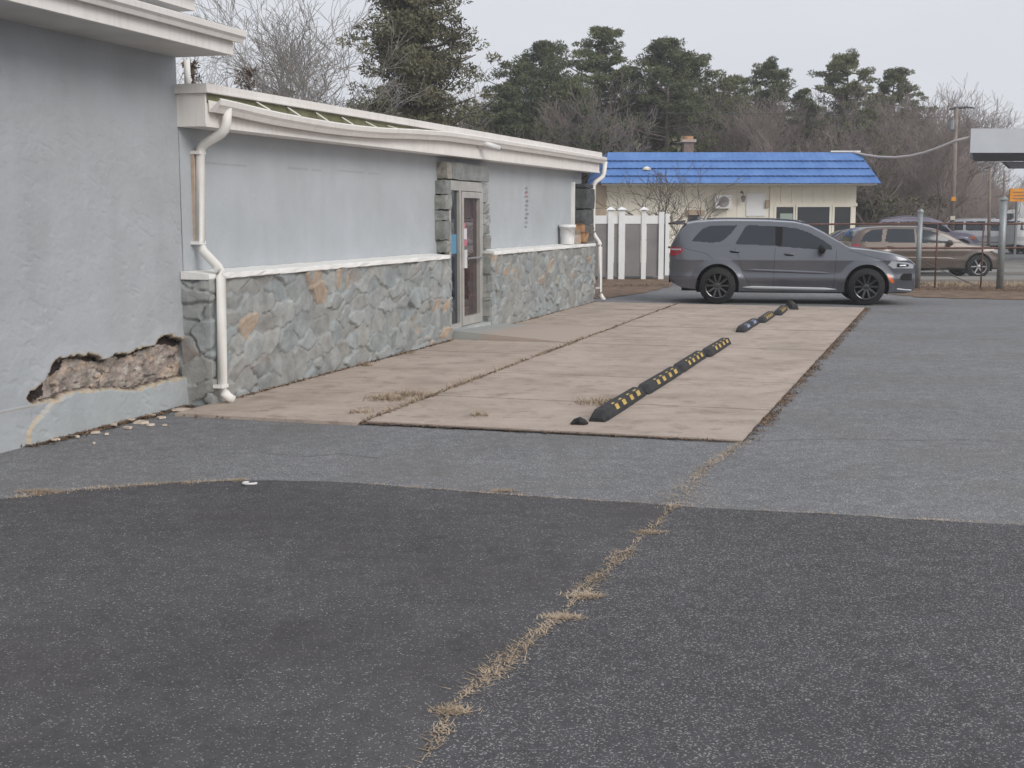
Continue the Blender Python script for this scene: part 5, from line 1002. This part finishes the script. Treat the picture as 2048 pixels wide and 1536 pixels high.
# dry grass in cracks, litter
def blades(name, pts, label, mat, seed, h=(.02, .07), w_=.004, cat='grass', lay=.8):
    rs_ = np.random.RandomState(seed); p = np.array(pts); n_ = len(p); a = rs_.uniform(0, 2 * np.pi, n_); hh = rs_.uniform(*h, n_); d = np.stack([np.cos(a), np.sin(a)], 1) * (hh * rs_.uniform(.3, 1.0 + lay, n_))[:, None]; b = np.stack([-np.sin(a), np.cos(a)], 1) * w_
    V = np.concatenate([np.c_[p[:, :2] - b, p[:, 2]], np.c_[p[:, :2] + b, p[:, 2]], np.c_[p[:, :2] + d, p[:, 2] + hh * rs_.uniform(.3, 1, n_)]]); i = np.arange(n_); o = npmesh(name, V, np.stack([i, i + n_, i + 2 * n_], 1), mat); return tag(o, label, cat, kind='stuff')
rnd = random.Random(31); pts = []
def along(poly, n_, wfun, z=.006):
    cum = [0]
    for a_, b_ in zip(poly, poly[1:]): cum.append(cum[-1] + math.dist(a_, b_))
    for _ in range(n_):
        q = rnd.random() * cum[-1]; i = max(j for j in range(len(cum) - 1) if cum[j] <= q); f_ = (q - cum[i]) / (cum[i + 1] - cum[i] + 1e-9); a_, b_ = poly[i], poly[i + 1]; wd, keep = wfun(q / cum[-1])
        if rnd.random() < keep: pts.append((a_[0] + (b_[0] - a_[0]) * f_ + rnd.gauss(0, wd), a_[1] + (b_[1] - a_[1]) * f_ + rnd.gauss(0, wd * .6), z))
def clump(f): v = float(vnoise(np.array([f * 17.0]), np.array([0.]), 3)[0]); return max(.0, (v - .25) * 1.5)
along(CRACK, 4200, lambda f: (.008 + .030 * clump(f), .15 + clump(f)))
along([G(1350, 1013), G(1405, 940), G(1490, 884)], 1500, lambda f: (.03 + .05 * (f < .35), .75)); along(EDGE[1:5], 1900, lambda f: (.025 + .03 * clump(f * 2 + 3), .15 + clump(f * 2 + 3))); along(EDGE[5:], 1700, lambda f: (.014, .2 + clump(f * 3)))
for (px, py, r_, n_) in [(80, 985, .07, 500), (1125, 1237, .04, 420), (1172, 1195, .038, 360), (1298, 1067, .036, 300), (905, 1425, .032, 300), (1010, 983, .04, 220), (480, 962, .035, 160)]:
    x, y = G(px, py)
    for _ in range(n_): pts.append((x + rnd.gauss(0, r_), y + rnd.gauss(0, r_ * .5), .006))
blades('dry_grass', pts, 'dry straw-coloured grass growing in the asphalt cracks', 'dry_grass', 3, (.004, .018), .0028, lay=3.0)
pts = []; jl = [BW(s, 1.75)[:2] for s in (-.5, 8.0)]; along(jl, 2600, lambda f: (.018, .2 + clump(f * 2)), .022)
for (s, t, r_, n_) in [(.75, 1.45, .09, 700), (1.05, 1.58, .07, 500), (1.10, 3.45, .10, 600), (-.1, 1.55, .05, 120), (.05, 2.6, .04, 80), (3.2, .12, .05, 100), (4.6, .06, .05, 80)]:
    for _ in range(n_): x, y, _z = BW(s + rnd.gauss(0, r_), t + rnd.gauss(0, r_)); pts.append((x, y, .024))
blades('slab_weeds', pts, 'pale dry weeds in the joints of the concrete slab', 'dry_grass', 5, (.02, .09), .004)
pts = []; along([BW(-.4, rt(-.4) + .04)[:2], BW(15, rt(15) + .05)[:2]], 3800, lambda f: (.04, .25 + clump(f * 4)), .008); along([BW(-.62, .1)[:2], BW(-.5, 4.9)[:2]], 900, lambda f: (.02, .4), .01); along([BW(.3, .05)[:2], BW(6.4, .04)[:2]], 1300, lambda f: (.018, .7), .028); along([BW(9, .05)[:2], BW(15, .04)[:2]], 500, lambda f: (.018, .7), .028); along([BW(-.5, 1.75)[:2], BW(15, 1.75)[:2]], 1500, lambda f: (.02, .6), .026)
along([BW(-2.3, TW + .05)[:2], BW(-.1, TW + .09)[:2]], 1500, lambda f: (.04, .8), .006); along(gp([(1790, 578), (2300, 585)]), 7000, lambda f: (.8, .9), .02); along(gp([(1200, 575), (1340, 570)]), 1200, lambda f: (.5, .8), .02)
blades('leaf_litter', pts, 'brown leaf litter and grit along edges and joints', 'litter', 6, (.006, .03), .010, 'litter', 2.5)
# dry clumps and leaf piles behind the SUV nose
pts = []; along(gp([(1800, 572), (2300, 574)]), 9000, lambda f: (.5, .3 + clump(f * 5)), .02); blades('fence_grass', pts, 'tawny dead grass along the foot of the rail fence', 'dry_grass', 8, (.04, .16), .008)


# ------------------------------------------------------------------ thin haze volume, added to lighten the dark far wood
mh = bpy.data.materials.new('haze'); mh.use_nodes = True; th_ = mh.node_tree; th_.nodes.clear(); oh = th_.nodes.new('ShaderNodeOutputMaterial'); pv = th_.nodes.new('ShaderNodeVolumePrincipled')
pv.inputs['Color'].default_value = (.93, .94, .97, 1); pv.inputs['Density'].default_value = .0012; pv.inputs['Anisotropy'].default_value = 0; th_.links.new(pv.outputs[0], oh.inputs['Volume']); M['haze'] = mh
hz = MB().box(-950, 950, -62, 1510, -1, 15.5).build('haze', 'haze'); hz['kind'] = 'stuff'; hz['label'] = 'thin pale haze volume added to lighten the far wood'; hz['category'] = 'haze'
